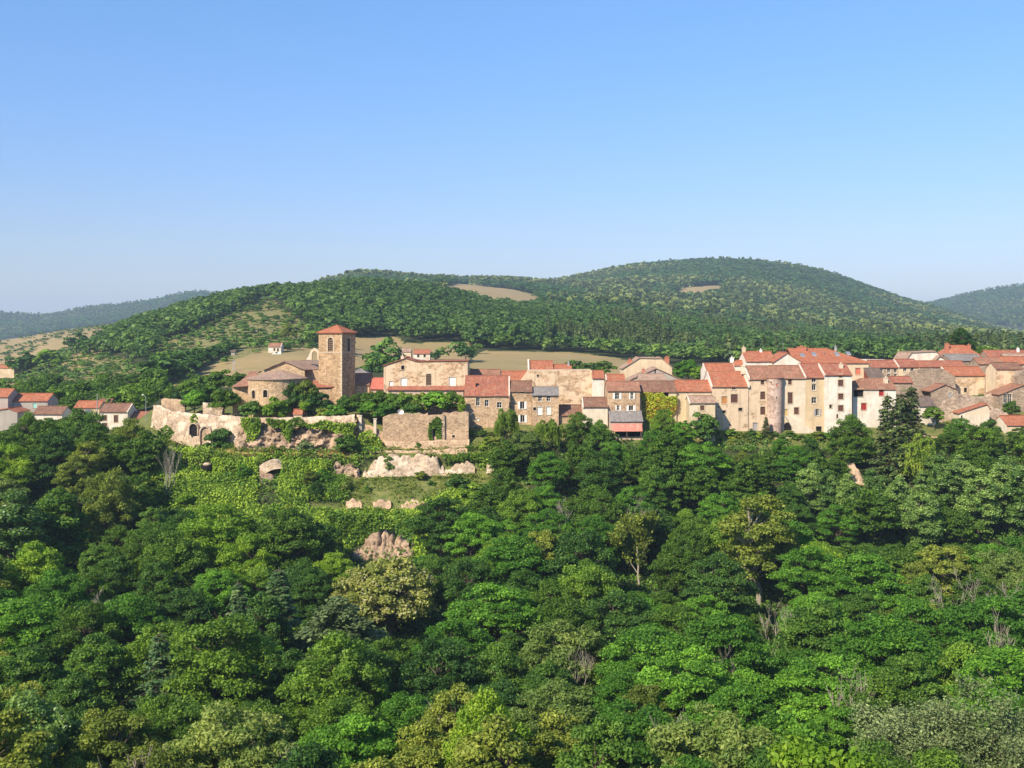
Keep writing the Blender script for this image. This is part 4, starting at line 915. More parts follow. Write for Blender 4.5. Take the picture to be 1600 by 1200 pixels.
ivy('creeper', 'yellow-green creeper with red patches spreading over the long low house', [(1002, 618), (1012, 613), (1036, 614), (1040, 620), (1058, 618), (1058, 640), (1050, 652), (1030, 660), (1012, 660), (1002, 645)], 249.8, 3000, 'creeper', .36, .45, 'creeper', seed=3)
house('lean_to', 'small lean-to with old tiled roof in front of the beige house', 1077.5, 1117.5, 629, 672, 245, 'side', 619, 'beige', 'canal', pitch=.4, wins=Z3([(1355, 552, 1390, 592, 'shut_brown')]), cat='lean-to', verge='l')
house('outhouse', 'low brown-roofed outhouse with a white wall left of the four-shutter house', 911, 949.5, 635, 670, 247, 'side', 621.5, 'offwhite', 'brown', cat='outhouse', verge='l')
house('outhouse', 'lower brown-roofed outhouse at the foot of the windowless wall', 874, 911, 648.5, 670, 249, 'side', 633.5, 'rubble', 'brown', cat='outhouse')
# --- the tall pale row with the round turret
house('tall_house', 'tall pale house with bright orange roof and one orange shutter, left in the tall row', 1112.5, 1169.5, 603.5, 686, 250, 'side', 581, 'half', 'orange', verge='lR', cat='house',
      wins=Z4([(254, 530, 298, 590, 'shut_orange'), (331, 512, 388, 582, 'shut_brown'), (260, 647, 290, 669, 'void'), (393, 625, 428, 651, 'void'), (340, 447, 372, 476, 'pane'), (310, 808, 338, 858, 'door_green'), (316, 765, 330, 777, 'void')]), side_mat=[(-1, 'white')])
house('tall_house', 'tall house with three brown arched windows in a column, left of the round turret', 1169.8, 1210, 592, 686, 250.2, 'side', 572.5, 'half', 'old', cat='house', verge='L',
      wins=Z4([(580, 395, 608, 431, 'shut_brown'), (576, 490, 617, 555, 'shut_brown', .25), (576, 616, 617, 683, 'shut_brown', .25), (515, 750, 553, 836, 'door_grey')]), chim=[(1166.5, .35, .9, 'offwhite', .9)])
house('tall_house', 'tall house with an arched cellar door and tall window, right of the round turret', 1210.3, 1258.5, 590.5, 686, 250.1, 'side', 572, 'offwhite', 'old', cat='house',
      wins=Z4([(808, 388, 838, 431, 'shut_brown'), (805, 497, 846, 590, 'shut_brown'), (858, 622, 897, 678, 'shut_brown'), (779, 637, 803, 690, 'shut_yellow'), (775, 748, 840, 852, 'void', .6), (878, 750, 892, 768, 'void'), (880, 795, 892, 810, 'void')]))
house('tall_house', 'tall orange-beige house with grey shutters beside the whitest end house', 1258.8, 1288, 589.5, 686, 250, 'side', 569, 'ochre', 'red', cat='house', verge='l',
      wins=Z4([(1004, 375, 1040, 413, 'pane'), (1006, 428, 1040, 480, 'pane'), (1003, 537, 1044, 588, 'pane_x'), (1037, 635, 1067, 693, 'open_grey'), (1040, 780, 1088, 822, 'void'), (995, 824, 1036, 858, 'void')]))
house('tall_house', 'whitest tall house with three dark square windows, right end of the tall row', 1288.3, 1331, 585.5, 684, 249.6, 'side', 568.5, 'white', 'red', cat='house', verge='l',
      wins=Z4([(1225, 393, 1269, 444, 'shut_brown'), (1225, 507, 1269, 554, 'shut_brown'), (1225, 604, 1269, 652, 'shut_brown'), (1152, 600, 1173, 628, 'void'), (1210, 678, 1226, 711, 'shut_brown'), (1232, 349, 1258, 370, 'void'), (1190, 786, 1226, 856, 'shut_brown', .8)]), chim=[(1320, .3, .9, 'offwhite', .8)])
tz = (HZ - 686) / F * 250; tt_ = (HZ - 590.5) / F * 250 - tz
e = empty('round_turret', W(1210.5, 686, 250.1), 0, 'round stone stair turret rising through the tall pale row', 'turret')
round_wall(e, 1.62, -2.5, tt_, [(-.12, .28, tt_ - 1.75, tt_ - 1.2, 0, 'shut_redp'), (-.10, .22, tt_ - 4.6, tt_ - 4.15, 0, 'void'), (-1.2, -.95, tt_ - 1.2, tt_ - .8, 0, 'void')], mat='turret', batter=-.012, a0=-math.pi * 1.02, a1=math.pi * .02)
rb = MB(); rb.lathe([(2.0, tt_ - .05), (2.02, tt_ + .05), (.05, tt_ + .85)], 0, 0, 24); rb.build('roof', TM['old'], e)
e = empty('outdoor_stair', W(1262, 684, 249.0), 0, 'slanting stone stair wall rising to the left across the turret house', 'stair')
sb = MB(); q = [W(x_, y_, 248.9) - e.location for x_, y_ in ((1228, 651), (1232, 650), (1272, 672), (1272, 684), (1240, 684), (1238, 668))]; q2 = [p + Vector((0, .9, 0)) for p in q]
sb.poly(q); sb.poly(q2[::-1])
for k in range(len(q)): sb.quad(q[k], q2[k], q2[(k + 1) % len(q)], q[(k + 1) % len(q)])
sb.build('stair_wall', SM['offwhite'], e)
rough_wall('terrace_wall', 'stone retaining wall below the round turret', [(1148, 692, 247), (1180, 687, 246.5), (1232, 684, 246.5), (1290, 681, 246.8), (1314, 684, 247.5)], [(1148, 712, 246.4), (1180, 712, 246), (1232, 712, 246), (1290, 712, 246.2), (1314, 712, 247)], 'rubble_pale', .7, .12, .6, jag=.12, seed=5)
# --- roofs behind the tall row
b = house('mansion', 'large cream mansion with broad hipped orange roof and four skylights', 1243, 1357, 566.5, 600, 268, 'hip', 544.5, 'cream', 'orange', hip=(0, .55), pitch=.45, cat='house', chim=[(1263, .42, .9, 'brick', 2.2), (1319, .48, .5, 'grey', .5)],
      wins=Z4([(1368, 293, 1411, 347, 'shut_redp')]), depth=15)
for q in Z4([(910, 178, 940, 197), (1005, 171, 1040, 188), (1195, 171, 1230, 188), (1290, 164, 1325, 182)]):
    d = b['_depth']; hd = d / 2; zb = b.location.z; ze = (HZ - 566.5) / F * 268 - zb; zr = (HZ - 544.5) / F * (268 + hd) - zb; pm = ((q[0] + q[2]) / 2, (q[1] + q[3]) / 2)
    lo, hi = 0, 1
    for _ in range(30):
        m_ = (lo + hi) / 2; yy = m_ * hd; py_ = HZ - F * (zb + ze + (zr - ze) * m_ + .1) / (268 + yy); lo, hi = (m_, hi) if py_ > pm[1] else (lo, m_)
    x = (pm[0] - 800) / F * (268 + lo * hd) - b.location.x; s = (zr - ze) / hd; wv = .55; sk = MB(); y0 = lo * hd; z0 = ze + s * y0
    sk.poly([(x - wv, y0 - .7, z0 - .7 * s + .30), (x + wv, y0 - .7, z0 - .7 * s + .30), (x + wv, y0 + .7, z0 + .7 * s + .30), (x - wv, y0 + .7, z0 + .7 * s + .30)])
    for a_, c_ in ((-wv, -wv - .08), (wv, wv + .08)): sk.quad((a_, y0 - .7, z0 - .7 * s + .30), (a_, y0 + .7, z0 + .7 * s + .30), (c_, y0 + .7, z0 + .7 * s), (c_, y0 - .7, z0 - .7 * s))
    sk.quad((-wv + x, y0 - .7, z0 - .7 * s + .3), (x + wv, y0 - .7, z0 - .7 * s + .3), (x + wv, y0 - .78, z0 - .7 * s), (x - wv, y0 - .78, z0 - .7 * s))
    sk.build('skylight', PM['metal'], b)
house('house', 'white gable of the house joined to the left end of the mansion', 1209, 1252, 565.5, 600, 266, 'gable', wall='white', tiles='orange', peak=(1229.5, 551.5), depth=9, cat='house')
house('house', 'house with white left gable and orange roof behind the tall row', 1166, 1211, 564, 600, 267, 'side', 550, 'white', 'orange', side_mat=[(-1, 'white')], cat='house', chim=[(1168, .5, 1.1, 'cream', .8), (1195, .5, .4, 'white', .6)])
house('house', 'low orange-roofed house peeping over the left end of the tall row', 1102, 1148, 579, 600, 262, 'side', 568.5, 'white', 'orange', side_mat=[(-1, 'white')], cat='house', verge='l')
house('house', 'tiny orange roof with a white chimney between two roofs of the tall row', 1147, 1164, 570, 590, 270, 'side', 564, 'white', 'orange', chim=[(1145.5, .4, .9, 'white', .8)], cat='house')
# --- right of the tall row
b = house('loggia_house', 'white house with red shutters and an open loggia under an old red roof', 1332.5, 1400, 607.5, 672, 252, 'hip', 591.5, 'white', 'old', hip=(.35, 0), cat='house', verge='',
      wins=Z5([(180, 575, 262, 640, 'void'), (243, 693, 287, 750, 'shut_red'), (392, 575, 432, 632, 'shut_red')]), chim=[(1390, .3, 1.0, 'offwhite', .9)])
house('timber_gable', 'dark red timber gable behind the loggia house', 1358, 1382, 590, 600, 264, 'side', 576, 'redwood', 'dark', cat='building', depth=8)
house('terraced_house', 'grey stone terraced house with four paired windows behind the loggia house', 1362, 1404, 573.5, 600, 286, 'side', 563.5, 'rubble_grey', 'red', cat='house',
      wins=Z5([(460, 405, 486, 440, 'pane'), (514, 405, 541, 440, 'pane'), (460, 450, 486, 476, 'pane'), (514, 450, 541, 476, 'pane'), (400, 405, 425, 440, 'pane')]))
house('terraced_house', 'orange-beige terraced house with two dark windows, middle of the far terrace', 1404.3, 1436, 573, 600, 285.5, 'side', 562, 'cream', 'red', cat='house', verge='l', wins=Z5([(594, 400, 621, 431, 'pane'), (654, 400, 681, 431, 'pane')]))
house('terraced_house', 'terraced house with long plain orange roof, right end of the far terrace', 1436.3, 1508, 572.5, 600, 285, 'side', 564.5, 'cream', 'red', cat='house')
house('white_building', 'flat white building edge behind the mansion', 1356, 1394, 564.5, 580, 296, 'flat', wall='white', depth=8, top=[(1356, 562), (1394, 562.5)], cat='building')
house('white_house', 'big white gabled house standing above the far terrace', 1416, 1481, 564, 580, 300, 'gable', wall='white', tiles='canal', peak=(1440, 549.5), top=[(1416, 562), (1424, 551), (1461, 549.2), (1481, 564)], depth=10, cat='house')
house('white_house', 'small white gable attached to the right of the big white house', 1460, 1482, 564.5, 580, 297.5, 'gable', wall='white', tiles='canal', peak=(1468, 557), depth=6, cat='house')
house('villa', 'villa with steep orange hipped roof and two orange chimneys', 1478, 1530, 555.5, 580, 312, 'hip', 539.5, 'rubble_grey', 'orange', hip=(.35, .35), pitch=.75, cat='house', chim=[(1484.5, .3, 1.6, 'brick', 1.1), (1519, .3, 1.2, 'brick', .9)])
house('stone_outbuilding', 'grey stone outbuilding with shallow roof in front of the steep-roofed villa', 1484, 1536, 563, 582, 300, 'side', 554, 'rubble_grey', 'slate', cat='building', depth=8)
house('barn_range', 'long stone range with orange roof right of the broken gable wall', 1480, 1539, 586, 622, 277, 'side', 573.5, 'rubble_pale', 'orange', cat='building', wins=Z5([(1100, 565, 1125, 602, 'void')]), verge='l')
house('ruined_wall', 'big broken rubble gable wall with no roof', 1404, 1493, 590, 640, 274, 'ruin', wall='rubble_grey', depth=1.0, top=[(1404, 592), (1414, 587), (1428, 579), (1440, 576.5), (1472, 576), (1480, 580), (1493, 589)], cat='wall')
house('outhouse', 'low brown-roofed outhouse between the loggia house and the broken gable wall', 1394, 1426, 597, 620, 265, 'side', 589, 'rubble_grey', 'red', cat='outhouse')
house('ruined_house', 'roofless-looking rubble gable with one pale blocked window', 1463, 1497, 609, 632, 263, 'gable', wall='rubble_grey', tiles='old', peak=(1476.5, 601), depth=6, wins=Z5([(970, 605, 999, 652, 'shut_grey')]), cat='house', top=[(1454, 611), (1476.5, 601), (1497, 609)])
house('shed', 'shed with dark sloping roof and white wall behind the tall spruces', 1436, 1462, 634, 668, 254, 'side', 620, 'white', 'dark', cat='shed', wins=Z5([(785, 735, 803, 790, 'void')]))
rough_wall('ruin_wall', 'crumbling stone ruin with broken sloping top right of the spruces', [(1466, 636, 257), (1480, 625, 258), (1497, 616, 258), (1512, 622, 258), (1540, 633, 257), (1562, 640, 256), (1577, 648, 255)], [(1466, 660, 256), (1577, 662, 254)], 'rubble_grey', 1.0, .4, .6, jag=.5, seed=8)
rough_wall('ruin_wall', 'low collapsed stone wall stepping up toward the barn range', [(1495, 615, 268), (1510, 618, 268), (1530, 621, 268), (1545, 615, 268), (1560, 620, 268)], [(1495, 640, 267), (1560, 640, 267)], 'rubble_grey', 1.0, .3, .6, jag=.4, seed=9)
house('shed', 'small stone shed with a bright orange lean-to roof among the ruins', 1499, 1543, 645, 666, 250.5, 'gable', wall='offwhite', tiles='orange', peak=(1540, 631.5), depth=3.5, top=[(1499, 645), (1541, 631.5), (1546, 637)], wins=Z5([(1075, 795, 1090, 850, 'void')]), cat='shed')
house('tall_house', 'tall grey stone house with a column of three windows, far right', 1529, 1568, 568, 612, 290, 'side', 559.5, 'rubble_grey', 'old', cat='house', wins=Z5([(1288, 378, 1313, 412, 'pane'), (1285, 430, 1316, 482, 'pane_x'), (1285, 515, 1320, 562, 'pane_x')]))
house('house', 'orange roof filling the far right edge behind the stone house', 1568.5, 1630, 568, 600, 291, 'side', 558, 'rubble_grey', 'orange', cat='house')
house('house', 'uppermost red roof at the far right edge', 1545, 1640, 558, 585, 306, 'side', 548, 'rubble_grey', 'red', cat='house', chim=[(1598, .4, .9, 'white', .6)])
house('house', 'weathered brown-grey roof at the far right edge under the uppermost red roof', 1572, 1650, 561, 590, 299, 'side', 553.5, 'rubble_grey', 'canal', cat='house')
house('stone_house', 'square stone house with a pale blue window at the right edge', 1556, 1597, 576, 632, 271, 'side', 567, 'rubble_pale', 'brown', cat='house', wins=Z5([(1501, 455, 1532, 500, 'shut_teal')]), side_mat=[(-1, 'cream')])
house('round_wall_house', 'stone wall end cut by the right edge of the picture', 1592, 1640, 580, 630, 267, 'ruin', wall='rubble_grey', depth=4, top=[(1592, 588), (1597, 580), (1640, 576)], cat='wall')
b = house('veranda_house', 'stone house with old red gable roof and glazed white veranda, right edge', 1562, 1640, 616, 632, 264, 'gable', wall='rubble_grey', tiles='old', peak=(1600, 601), depth=7, cat='house', wins=Z5([(1428, 617, 1462, 692, 'pane_x'), (1466, 617, 1498, 692, 'pane_x')]), top=[(1562, 616), (1598, 602), (1640, 612)])
house('house', 'orange-roofed cream house at the bottom right of the village', 1573, 1640, 663.5, 684, 248, 'side', 650, 'cream', 'orange', cat='house', side_mat=[(-1, 'white')], wins=Z5([(1575, 890, 1600, 912, 'void')]))
rough_wall('garden_wall', 'leaning garden wall below the orange shed', [(1388, 700, 246), (1410, 684, 247), (1450, 680, 247), (1480, 684, 247)], [(1388, 716, 246), (1480, 704, 246)], 'rubble', .7, .2, .6, seed=12)
# --- church
CH = empty('church', W(423, 652, 252), 0, 'Romanesque stone church with rounded apse and weathered roofs', 'church'); o0 = CH.location
rad = (474 - 383) / 2 / F * 252; zE = (HZ - 591) / F * 252 - o0.z; hole = lambda p0, p1, q0, q1, st: (rad * math.asin(max(-1, min(1, ((p0 - 428) / F * 252) / rad))), rad * math.asin(max(-1, min(1, ((p1 - 428) / F * 252) / rad))), (HZ - q1) / F * 250 - o0.z, (HZ - q0) / F * 250 - o0.z, 1.0, st)
acx = W(428, 0, 252).x - o0.x
round_wall(CH, rad, -2.5, zE, [hole(395, 401.5, 610, 623, 'void'), hole(415.5, 422.5, 609, 620.5, 'void')], mat='church', cy=rad * .55, cx=acx, n=26)
rb = MB(); n = 26; top_ = Vector((W(437, 577.5, 258).x - o0.x, rad * .55 + 3.2, (HZ - 577.5) / F * 258 - o0.z))
for k in range(n):
    a, b_ = -math.pi * 1.03 + math.pi * 1.06 * k / n, -math.pi * 1.03 + math.pi * 1.06 * (k + 1) / n; P = [(acx + (rad + .4) * math.cos(q), rad * .55 + (rad + .4) * math.sin(q), zE - .05) for q in (a, b_)]
    rb.poly([P[0], P[1], top_], [(k * .8, 0), (k * .8 + .8, 0), (k * .8 + .4, 6)]); rb.quad((P[0][0], P[0][1], P[0][2] - .2), (P[1][0], P[1][1], P[1][2] - .2), P[1], P[0])
rb.build('apse_roof', TM['canal'], CH)
cb = MB()
for k in range(30):
    a = -math.pi + math.pi * (k + .5) / 30; x, y = acx + (rad + .12) * math.cos(a), rad * .55 + (rad + .12) * math.sin(a); cb.box(x - .1, x + .1, y - .1, y + .1, zE - .48, zE - .26)
cb.build('corbels', PM['surround'], CH)
pb = MB(); p = W(436, 640, 250.5) - o0; pb.box(p.x - .4, p.x + .4, p.y - .1, p.y + 2.5, -1, (HZ - 601) / F * 250.5 - o0.z); pb.build('buttress', PM['brick'], CH)
def slab_wall(name, pts, Y, th, mat, parent):
    b = MB(); A = [W(x, y, Y) - parent.location for x, y in pts]; B = [p + Vector((0, th, 0)) for p in A]; b.poly(A); b.poly(B[::-1])
    for k in range(len(A)): b.quad(A[k], B[k], B[(k + 1) % len(A)], A[(k + 1) % len(A)])
    return b.build(name, SM[mat], parent)
slab_wall('nave_gable', [(410, 640), (410, 578.5), (444, 564.5), (476, 576.5), (477, 640)], 259.5, 1.0, 'church', CH)
rb = MB(); L = lambda x, y, Y: W(x, y, Y) - o0
roof_plane(rb, L(477, 577.5, 259), L(508, 577, 266), L(500, 562.5, 272), L(444, 564, 259)); roof_plane(rb, L(410, 578, 259), L(444, 564, 259), L(500, 562.5, 272), L(470, 575, 276)); rb.build('nave_roof', TM['canal'], CH)
slab_wall('nave_wall', [(477, 640), (476.5, 578.5), (507, 578.5), (514, 600), (518, 640)], 261.5, 5.0, 'rubble', CH)
rb = MB(); roof_plane(rb, L(487, 604.8, 256.5), L(521.5, 604, 256.5), L(516, 594.5, 259.5), L(489, 595, 259.5)); rb.build('aisle_roof', TM['red'], CH)
slab_wall('aisle_wall', [(488, 650), (488, 604.8), (520.5, 604.2), (520.5, 650)], 257, 3.5, 'rubble', CH)
rb = MB(); roof_plane(rb, L(362, 603.8, 255), L(390, 602, 252.5), L(405, 580, 262), L(384, 589, 264)); roof_plane(rb, L(384, 589, 263), L(405, 580.2, 263), L(410, 580, 267), L(390, 580, 267)); rb.build('side_chapel_roof', TM['old'], CH)
slab_wall('side_chapel_wall', [(363.5, 650), (363.5, 604), (387, 603), (387, 650)], 255.5, 4.5, 'church', CH)
slab_wall('belfry_arch', [(479, 572), (479, 562), (484, 556)] + [(486.5 + 0, 561.5), (486.8, 552.5), (488.5, 549.5), (491.3, 548), (494, 549), (496, 552), (496.2, 561.5), (498.5, 561.5), (498.5, 549), (496.5, 545.5), (492, 543.8), (487.5, 545.2), (484.6, 549), (483.4, 554), (480, 560)][::1] if False else [(478.5, 562), (482, 557), (484.5, 551), (486.3, 548), (486.3, 561.8)], 264, .9, 'white', CH)
ab = MB(); pts_o = [(484.2, 562), (484.2, 551.5), (486, 546.6), (491.5, 543.8), (497, 546.6), (498.8, 551.5), (498.8, 562)]; pts_i = [(487.2, 562), (487.2, 553), (488.4, 549.8), (491.5, 548), (494.6, 549.8), (495.8, 553), (495.8, 562)]
for (a, b_), (c_, d_) in zip(zip(pts_o[:-1], pts_o[1:]), zip(pts_i[:-1], pts_i[1:])):
    q = [L(*a, 263.6), L(*b_, 263.6), L(*d_, 263.6), L(*c_, 263.6)]; r = [p + Vector((0, 1.0, 0)) for p in q]
    ab.quad(*q); ab.quad(*r[::-1]); ab.quad(q[0], q[1], r[1], r[0]); ab.quad(q[3], q[2], r[2], r[3])
ab.build('bell_cote', SM['offwhite'], CH)
# --- bell tower
rz = R(-21); Yt = 257.0; zb = (HZ - 620) / F * Yt; wt = 39 / F * Yt / math.cos(rz) ; ht_ = (HZ - 519.6) / F * Yt - zb
TW = empty('bell_tower', Vector((W(516, 0, Yt).x, Yt, zb)), rz, 'square stone bell tower with a low pyramid roof, tallest thing in the village', 'tower')
hw = wt / 2; mb = MB(); wl = [(-.55, .95 - .0, ht_ - 4.3, ht_ - 1.3, 1.0)]
facade(mb, [(-hw, ht_), (hw, ht_)], -2, [(-.65, .75, ht_ - 4.4, ht_ - 1.25, 1.0)], lambda u, i, z: (u, i, z)); window(TW, 1.4, 3.15, (.05, 0, ht_ - 4.4), 0, 'louvre_x', 1.0)
facade(mb, [(0, ht_), (wt, ht_)], -2, [(wt / 2 - .65, wt / 2 + .65, ht_ - 4.4, ht_ - 1.25, 1.0), (wt / 2 - .12, wt / 2 + .12, 2.2, 4.4, 0)], lambda u, i, z: (hw - i, u, z)); window(TW, 1.3, 3.15, (hw, wt / 2, ht_ - 4.4), R(90), 'louvre_x', 1.0)
facade(mb, [(0, ht_), (wt, ht_)], -2, [], lambda u, i, z: (-hw + i, wt - u, z)); facade(mb, [(-hw, ht_), (hw, ht_)], -2, [], lambda u, i, z: (-u, wt - i, z)); mb.build('wall', SM['tower'], TW)
cb = MB(); cb.box(-hw - .07, hw + .07, -.07, -.003, ht_ - 4.75, ht_ - 4.55); cb.box(hw + .003, hw + .07, -.07, wt, ht_ - 4.75, ht_ - 4.55); cb.build('string_course', PM['surround'], TW)
sb = MB()   # dressed stones round the bell opening and on the corners
for k in range(22):
    z = ht_ * k / 22 + .1; l = .55 if k % 2 else .35; sb.box(hw - l, hw + .03, -.03, -.001, z, z + ht_ / 22 - .1)
for k in range(11):
    a = math.pi * k / 10; x, z = .05 + .92 * math.cos(a), ht_ - 1.95 + .92 * math.sin(a); sb.box(x - .13, x + .13, -.04, -.002, z - .13, z + .13)
for k in range(9):
    for s in (-1, 1): x = .05 + s * .88; z = ht_ - 4.35 + k * .26; sb.box(x - .15, x + .15, -.04, -.002, z, z + .22)
sb.build('dressed_stones', PM['surround'], TW)
rb = MB(); zo = ht_ + .02; sl = .38; zt = (HZ - 508) / F * (Yt + 3) - zb; cs = [(-hw - sl, -sl, zo), (hw + sl, -sl, zo), (hw + sl, wt + sl, zo), (-hw - sl, wt + sl, zo)]
for k in range(4): roof_plane(rb, cs[k], cs[(k + 1) % 4], (0, wt / 2, zt), (0, wt / 2, zt), .22); ridge_tiles(rb, cs[k], (0, wt / 2, zt + .05), .11)
rb.build('roof', TM['orange'], TW)
# --- garden shelter below the church
house('garden_shelter', 'tiny garden shelter with a red tile roof on the church terrace wall', 458.5, 472, 646.5, 654, 246.2, 'side', 640.5, 'cream', 'orange', cat='shelter', depth=1.8, oh=.2)
# --- left-hand houses beyond the trees
house('house', 'grey rendered house with two turquoise shutters, far left', 13, 74.5, 626, 662, 300, 'side', 615.5, 'grey', 'orange', cat='house', wins=Z6([(84, 845, 106, 878, 'shut_teal'), (204, 838, 230, 868, 'shut_teal'), (110, 893, 132, 935, 'shut_teal')]))
house('house', 'orange-roofed house cut by the left edge of the picture', -40, 12.3, 619.5, 660, 297, 'side', 608, 'grey', 'orange', cat='house')
house('house', 'lower house with small orange gable roof in the left corner', -30, 27, 643.5, 664, 290, 'gable', wall='grey', tiles='orange', peak=(13, 638.5), depth=7, cat='house')
house('house', 'low house with a dark red roof and white wall, right of the turquoise-shuttered house', 52, 97, 646.5, 676, 292, 'side', 635.5, 'white', 'brown', cat='house')
house('house', 'beige house with orange roof and a violet-blue window', 116, 155, 636.5, 660, 302, 'side', 627, 'beige', 'orange', cat='house', wins=Z6([(532, 880, 564, 910, 'shut_blue')]))
house('house', 'grey stone house end with thin red roof behind the white house', 154, 174, 627.5, 655, 306, 'side', 624, 'rubble_grey', 'brown', cat='house')
house('white_house', 'white house with brown roof and dark red shutters', 156, 199.5, 643, 670, 296, 'side', 631, 'white', 'brown', cat='house', wins=Z6([(640, 915, 668, 950, 'shut_brown'), (712, 915, 738, 960, 'shut_brown'), (640, 964, 670, 986, 'shut_brown')]), verge='r')
house('outhouse', 'low outhouse with red roof beside the lamp post', 199.8, 229, 653, 668, 298, 'side', 644, 'offwhite', 'red', cat='outhouse')
house('house', 'tiny house with pale wall at the left edge beyond the fields', -6, 22, 575, 584, 640, 'side', 570, 'beige', 'orange', cat='house')
# --- houses on the hill slope
house('hillside_house', 'small white house with brown roof on the dry hillside, left of the bell tower', 419, 439, 541.5, 552.5, 522, 'side', 536.5, 'white', 'old', cat='house', wins=[(427.5, 544, 430, 548, 'void'), (433, 544, 435.5, 551, 'void')], verge='r')
house('hillside_hut', 'dark little hut at the top corner of the dry field', 361, 367, 549.5, 556, 520, 'side', 547.5, 'grey', 'dark', cat='hut')
house('hillside_house', 'pale house with pink roof in the trees behind the stone barn', 619, 642, 549.5, 559, 512, 'side', 545, 'cream', 'canal', cat='house')
house('hillside_house', 'white house with orange roof beside the clipped hedge behind the stone barn', 646, 672, 552.5, 562, 505, 'side', 546.5, 'white', 'orange', cat='house', wins=[(652, 554, 655, 558, 'void'), (662, 554, 665, 558, 'void')])
# --- ramparts, terraces, crags
rough_wall('rampart_wall', 'pale limewashed rampart curving below the church terrace', [(240, 634, 262), (246, 633, 260), (253, 635.5, 257), (267, 642, 253), (300, 646, 249), (342, 649, 246), (368, 650.5, 244), (380, 652, 243.5)],
  [(236, 668, 260), (250, 676, 256), (268, 688, 251), (300, 700, 247), (342, 706, 244), (368, 710, 242), (380, 712, 241.5)], 'rampart_pale', 1.2, .22, .7, jag=.18, seed=21)
for (a0, a1, q0, q1, Ya, lab) in ((296.5, 310, 662, 676, 247.0, 'small dark arch in the pale rampart under a tuft of ivy'), (313.5, 330, 667, 695, 245.7, 'taller blocked arch in the pale rampart')):
    e = empty('blind_arch', W((a0 + a1) / 2, q1, Ya), R(-12), lab, 'arch'); w2 = (a1 - a0) / 2 / F * Ya; hh = (q1 - q0) / F * Ya; rb = MB(); n = 10; ro, ri = w2 + .25, w2
    A = [(math.cos(math.pi * k / n), math.sin(math.pi * k / n)) for k in range(n + 1)]; zs = hh - w2
    for (c0, s0), (c1, s1) in zip(A[:-1], A[1:]):
        rb.quad((ro * c0, -.45, zs + ro * s0), (ro * c1, -.45, zs + ro * s1), (ri * c1, -.45, zs + ri * s1), (ri * c0, -.45, zs + ri * s0)); rb.quad((ri * c0, -.45, zs + ri * s0), (ri * c1, -.45, zs + ri * s1), (ri * c1, .5, zs + ri * s1), (ri * c0, .5, zs + ri * s0)); rb.quad((ro * c0, -.45, zs + ro * s0), (ro * c0, .5, zs + ro * s0), (ro * c1, .5, zs + ro * s1), (ro * c1, -.45, zs + ro * s1))
    for s in (-1, 1): x0, x1 = sorted((s * ri, s * ro)); rb.box(x0, x1, -.45, .5, -.5, zs)
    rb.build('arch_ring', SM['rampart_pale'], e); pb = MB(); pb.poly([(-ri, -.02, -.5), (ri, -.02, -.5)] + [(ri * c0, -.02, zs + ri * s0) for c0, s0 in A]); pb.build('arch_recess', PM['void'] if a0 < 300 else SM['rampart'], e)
rough_wall('ruined_wall', 'broken block of old wall standing on the left end of the rampart', [(252, 624, 262), (256, 622.5, 262), (284, 625, 261), (289, 630, 261)], [(253, 645, 262), (289, 648, 261)], 'rampart', .9, .12, .6, jag=.15, seed=22)
rough_wall('ruined_wall', 'pale piece of garden wall behind a small tree on the rampart', [(317, 629, 256), (338, 630, 255.5), (350, 637, 255)], [(317, 652, 256), (350, 654, 255)], 'rampart_pale', .6, .08, .6, jag=.12, seed=23)
rough_wall('terrace_wall', 'long low parapet along the edge of the church garden', [(378, 652, 243.5), (420, 653, 243.5), (470, 652, 243.5), (500, 650.5, 243), (530, 649.5, 242.5), (554, 648, 242)], [(378, 662, 243), (470, 664, 243), (554, 664, 241.6)], 'rampart_pale', .7, .1, .6, jag=.12, seed=24)
rough_wall('rock_crag', 'pale rocky crag under the church garden with ivy hanging over it', [(374, 660, 242.8), (392, 664, 242.5), (420, 658, 242.5), (455, 662, 242.5), (490, 660, 242.3), (530, 658, 242), (556, 657, 241.5)],
  [(364, 712, 240.5), (392, 714, 239.5), (420, 712, 239.8), (455, 712, 240), (490, 709, 239.8), (530, 708, 239.5), (556, 706, 239.5)], 'rock', 3.0, 1.1, .34, jag=.6, seed=25, cat='crag')
rough_wall('garden_wall', 'garden wall stepping down between the crag and the ruined rampart', [(557, 648, 243), (566, 650, 243), (570, 662, 243), (585, 668, 243), (598, 676, 242.8)], [(557, 700, 242.5), (598, 700, 242.3)], 'rubble', .8, .12, .6, jag=.15, seed=26)
b = empty('gate_pillars', W(576, 672, 242.4), 0, 'pair of square stone gate posts on the stepped garden wall', 'gate posts')
for x_, y0_, y1_ in ((563, 650, 672), (586, 655, 682)): mb = MB(); q = W(x_, y0_, 242.4) - b.location; q2 = W(x_, y1_, 242.4) - b.location; mb.box(q.x - .3, q.x + .3, -.3, .3, q2.z, q.z); mb.box(q.x - .4, q.x + .4, -.4, .4, q.z + .003, q.z + .15); mb.build('post', SM['offwhite'], b)
b = house('rampart_ruin', 'roofless rampart ruin with crumbling top and an ivy-framed doorway', 598, 732, 648, 688, 242.5, 'ruin', wall='rampart', depth=1.3, cat='ruin', sunk=2.0,
      top=[(598, 652), (606, 648.5), (618, 646.5), (626, 648), (634, 645.6), (645, 647), (654, 645), (662, 648), (668, 645.2), (669, 649), (690, 648), (692, 644.8), (702, 646), (712, 643), (720, 645), (727, 643), (732, 645)],
      wins=zoom(480, 620, 4.706)([(925, 235, 957, 291, 'void', .9), (1066, 282, 1086, 301, 'void')]))
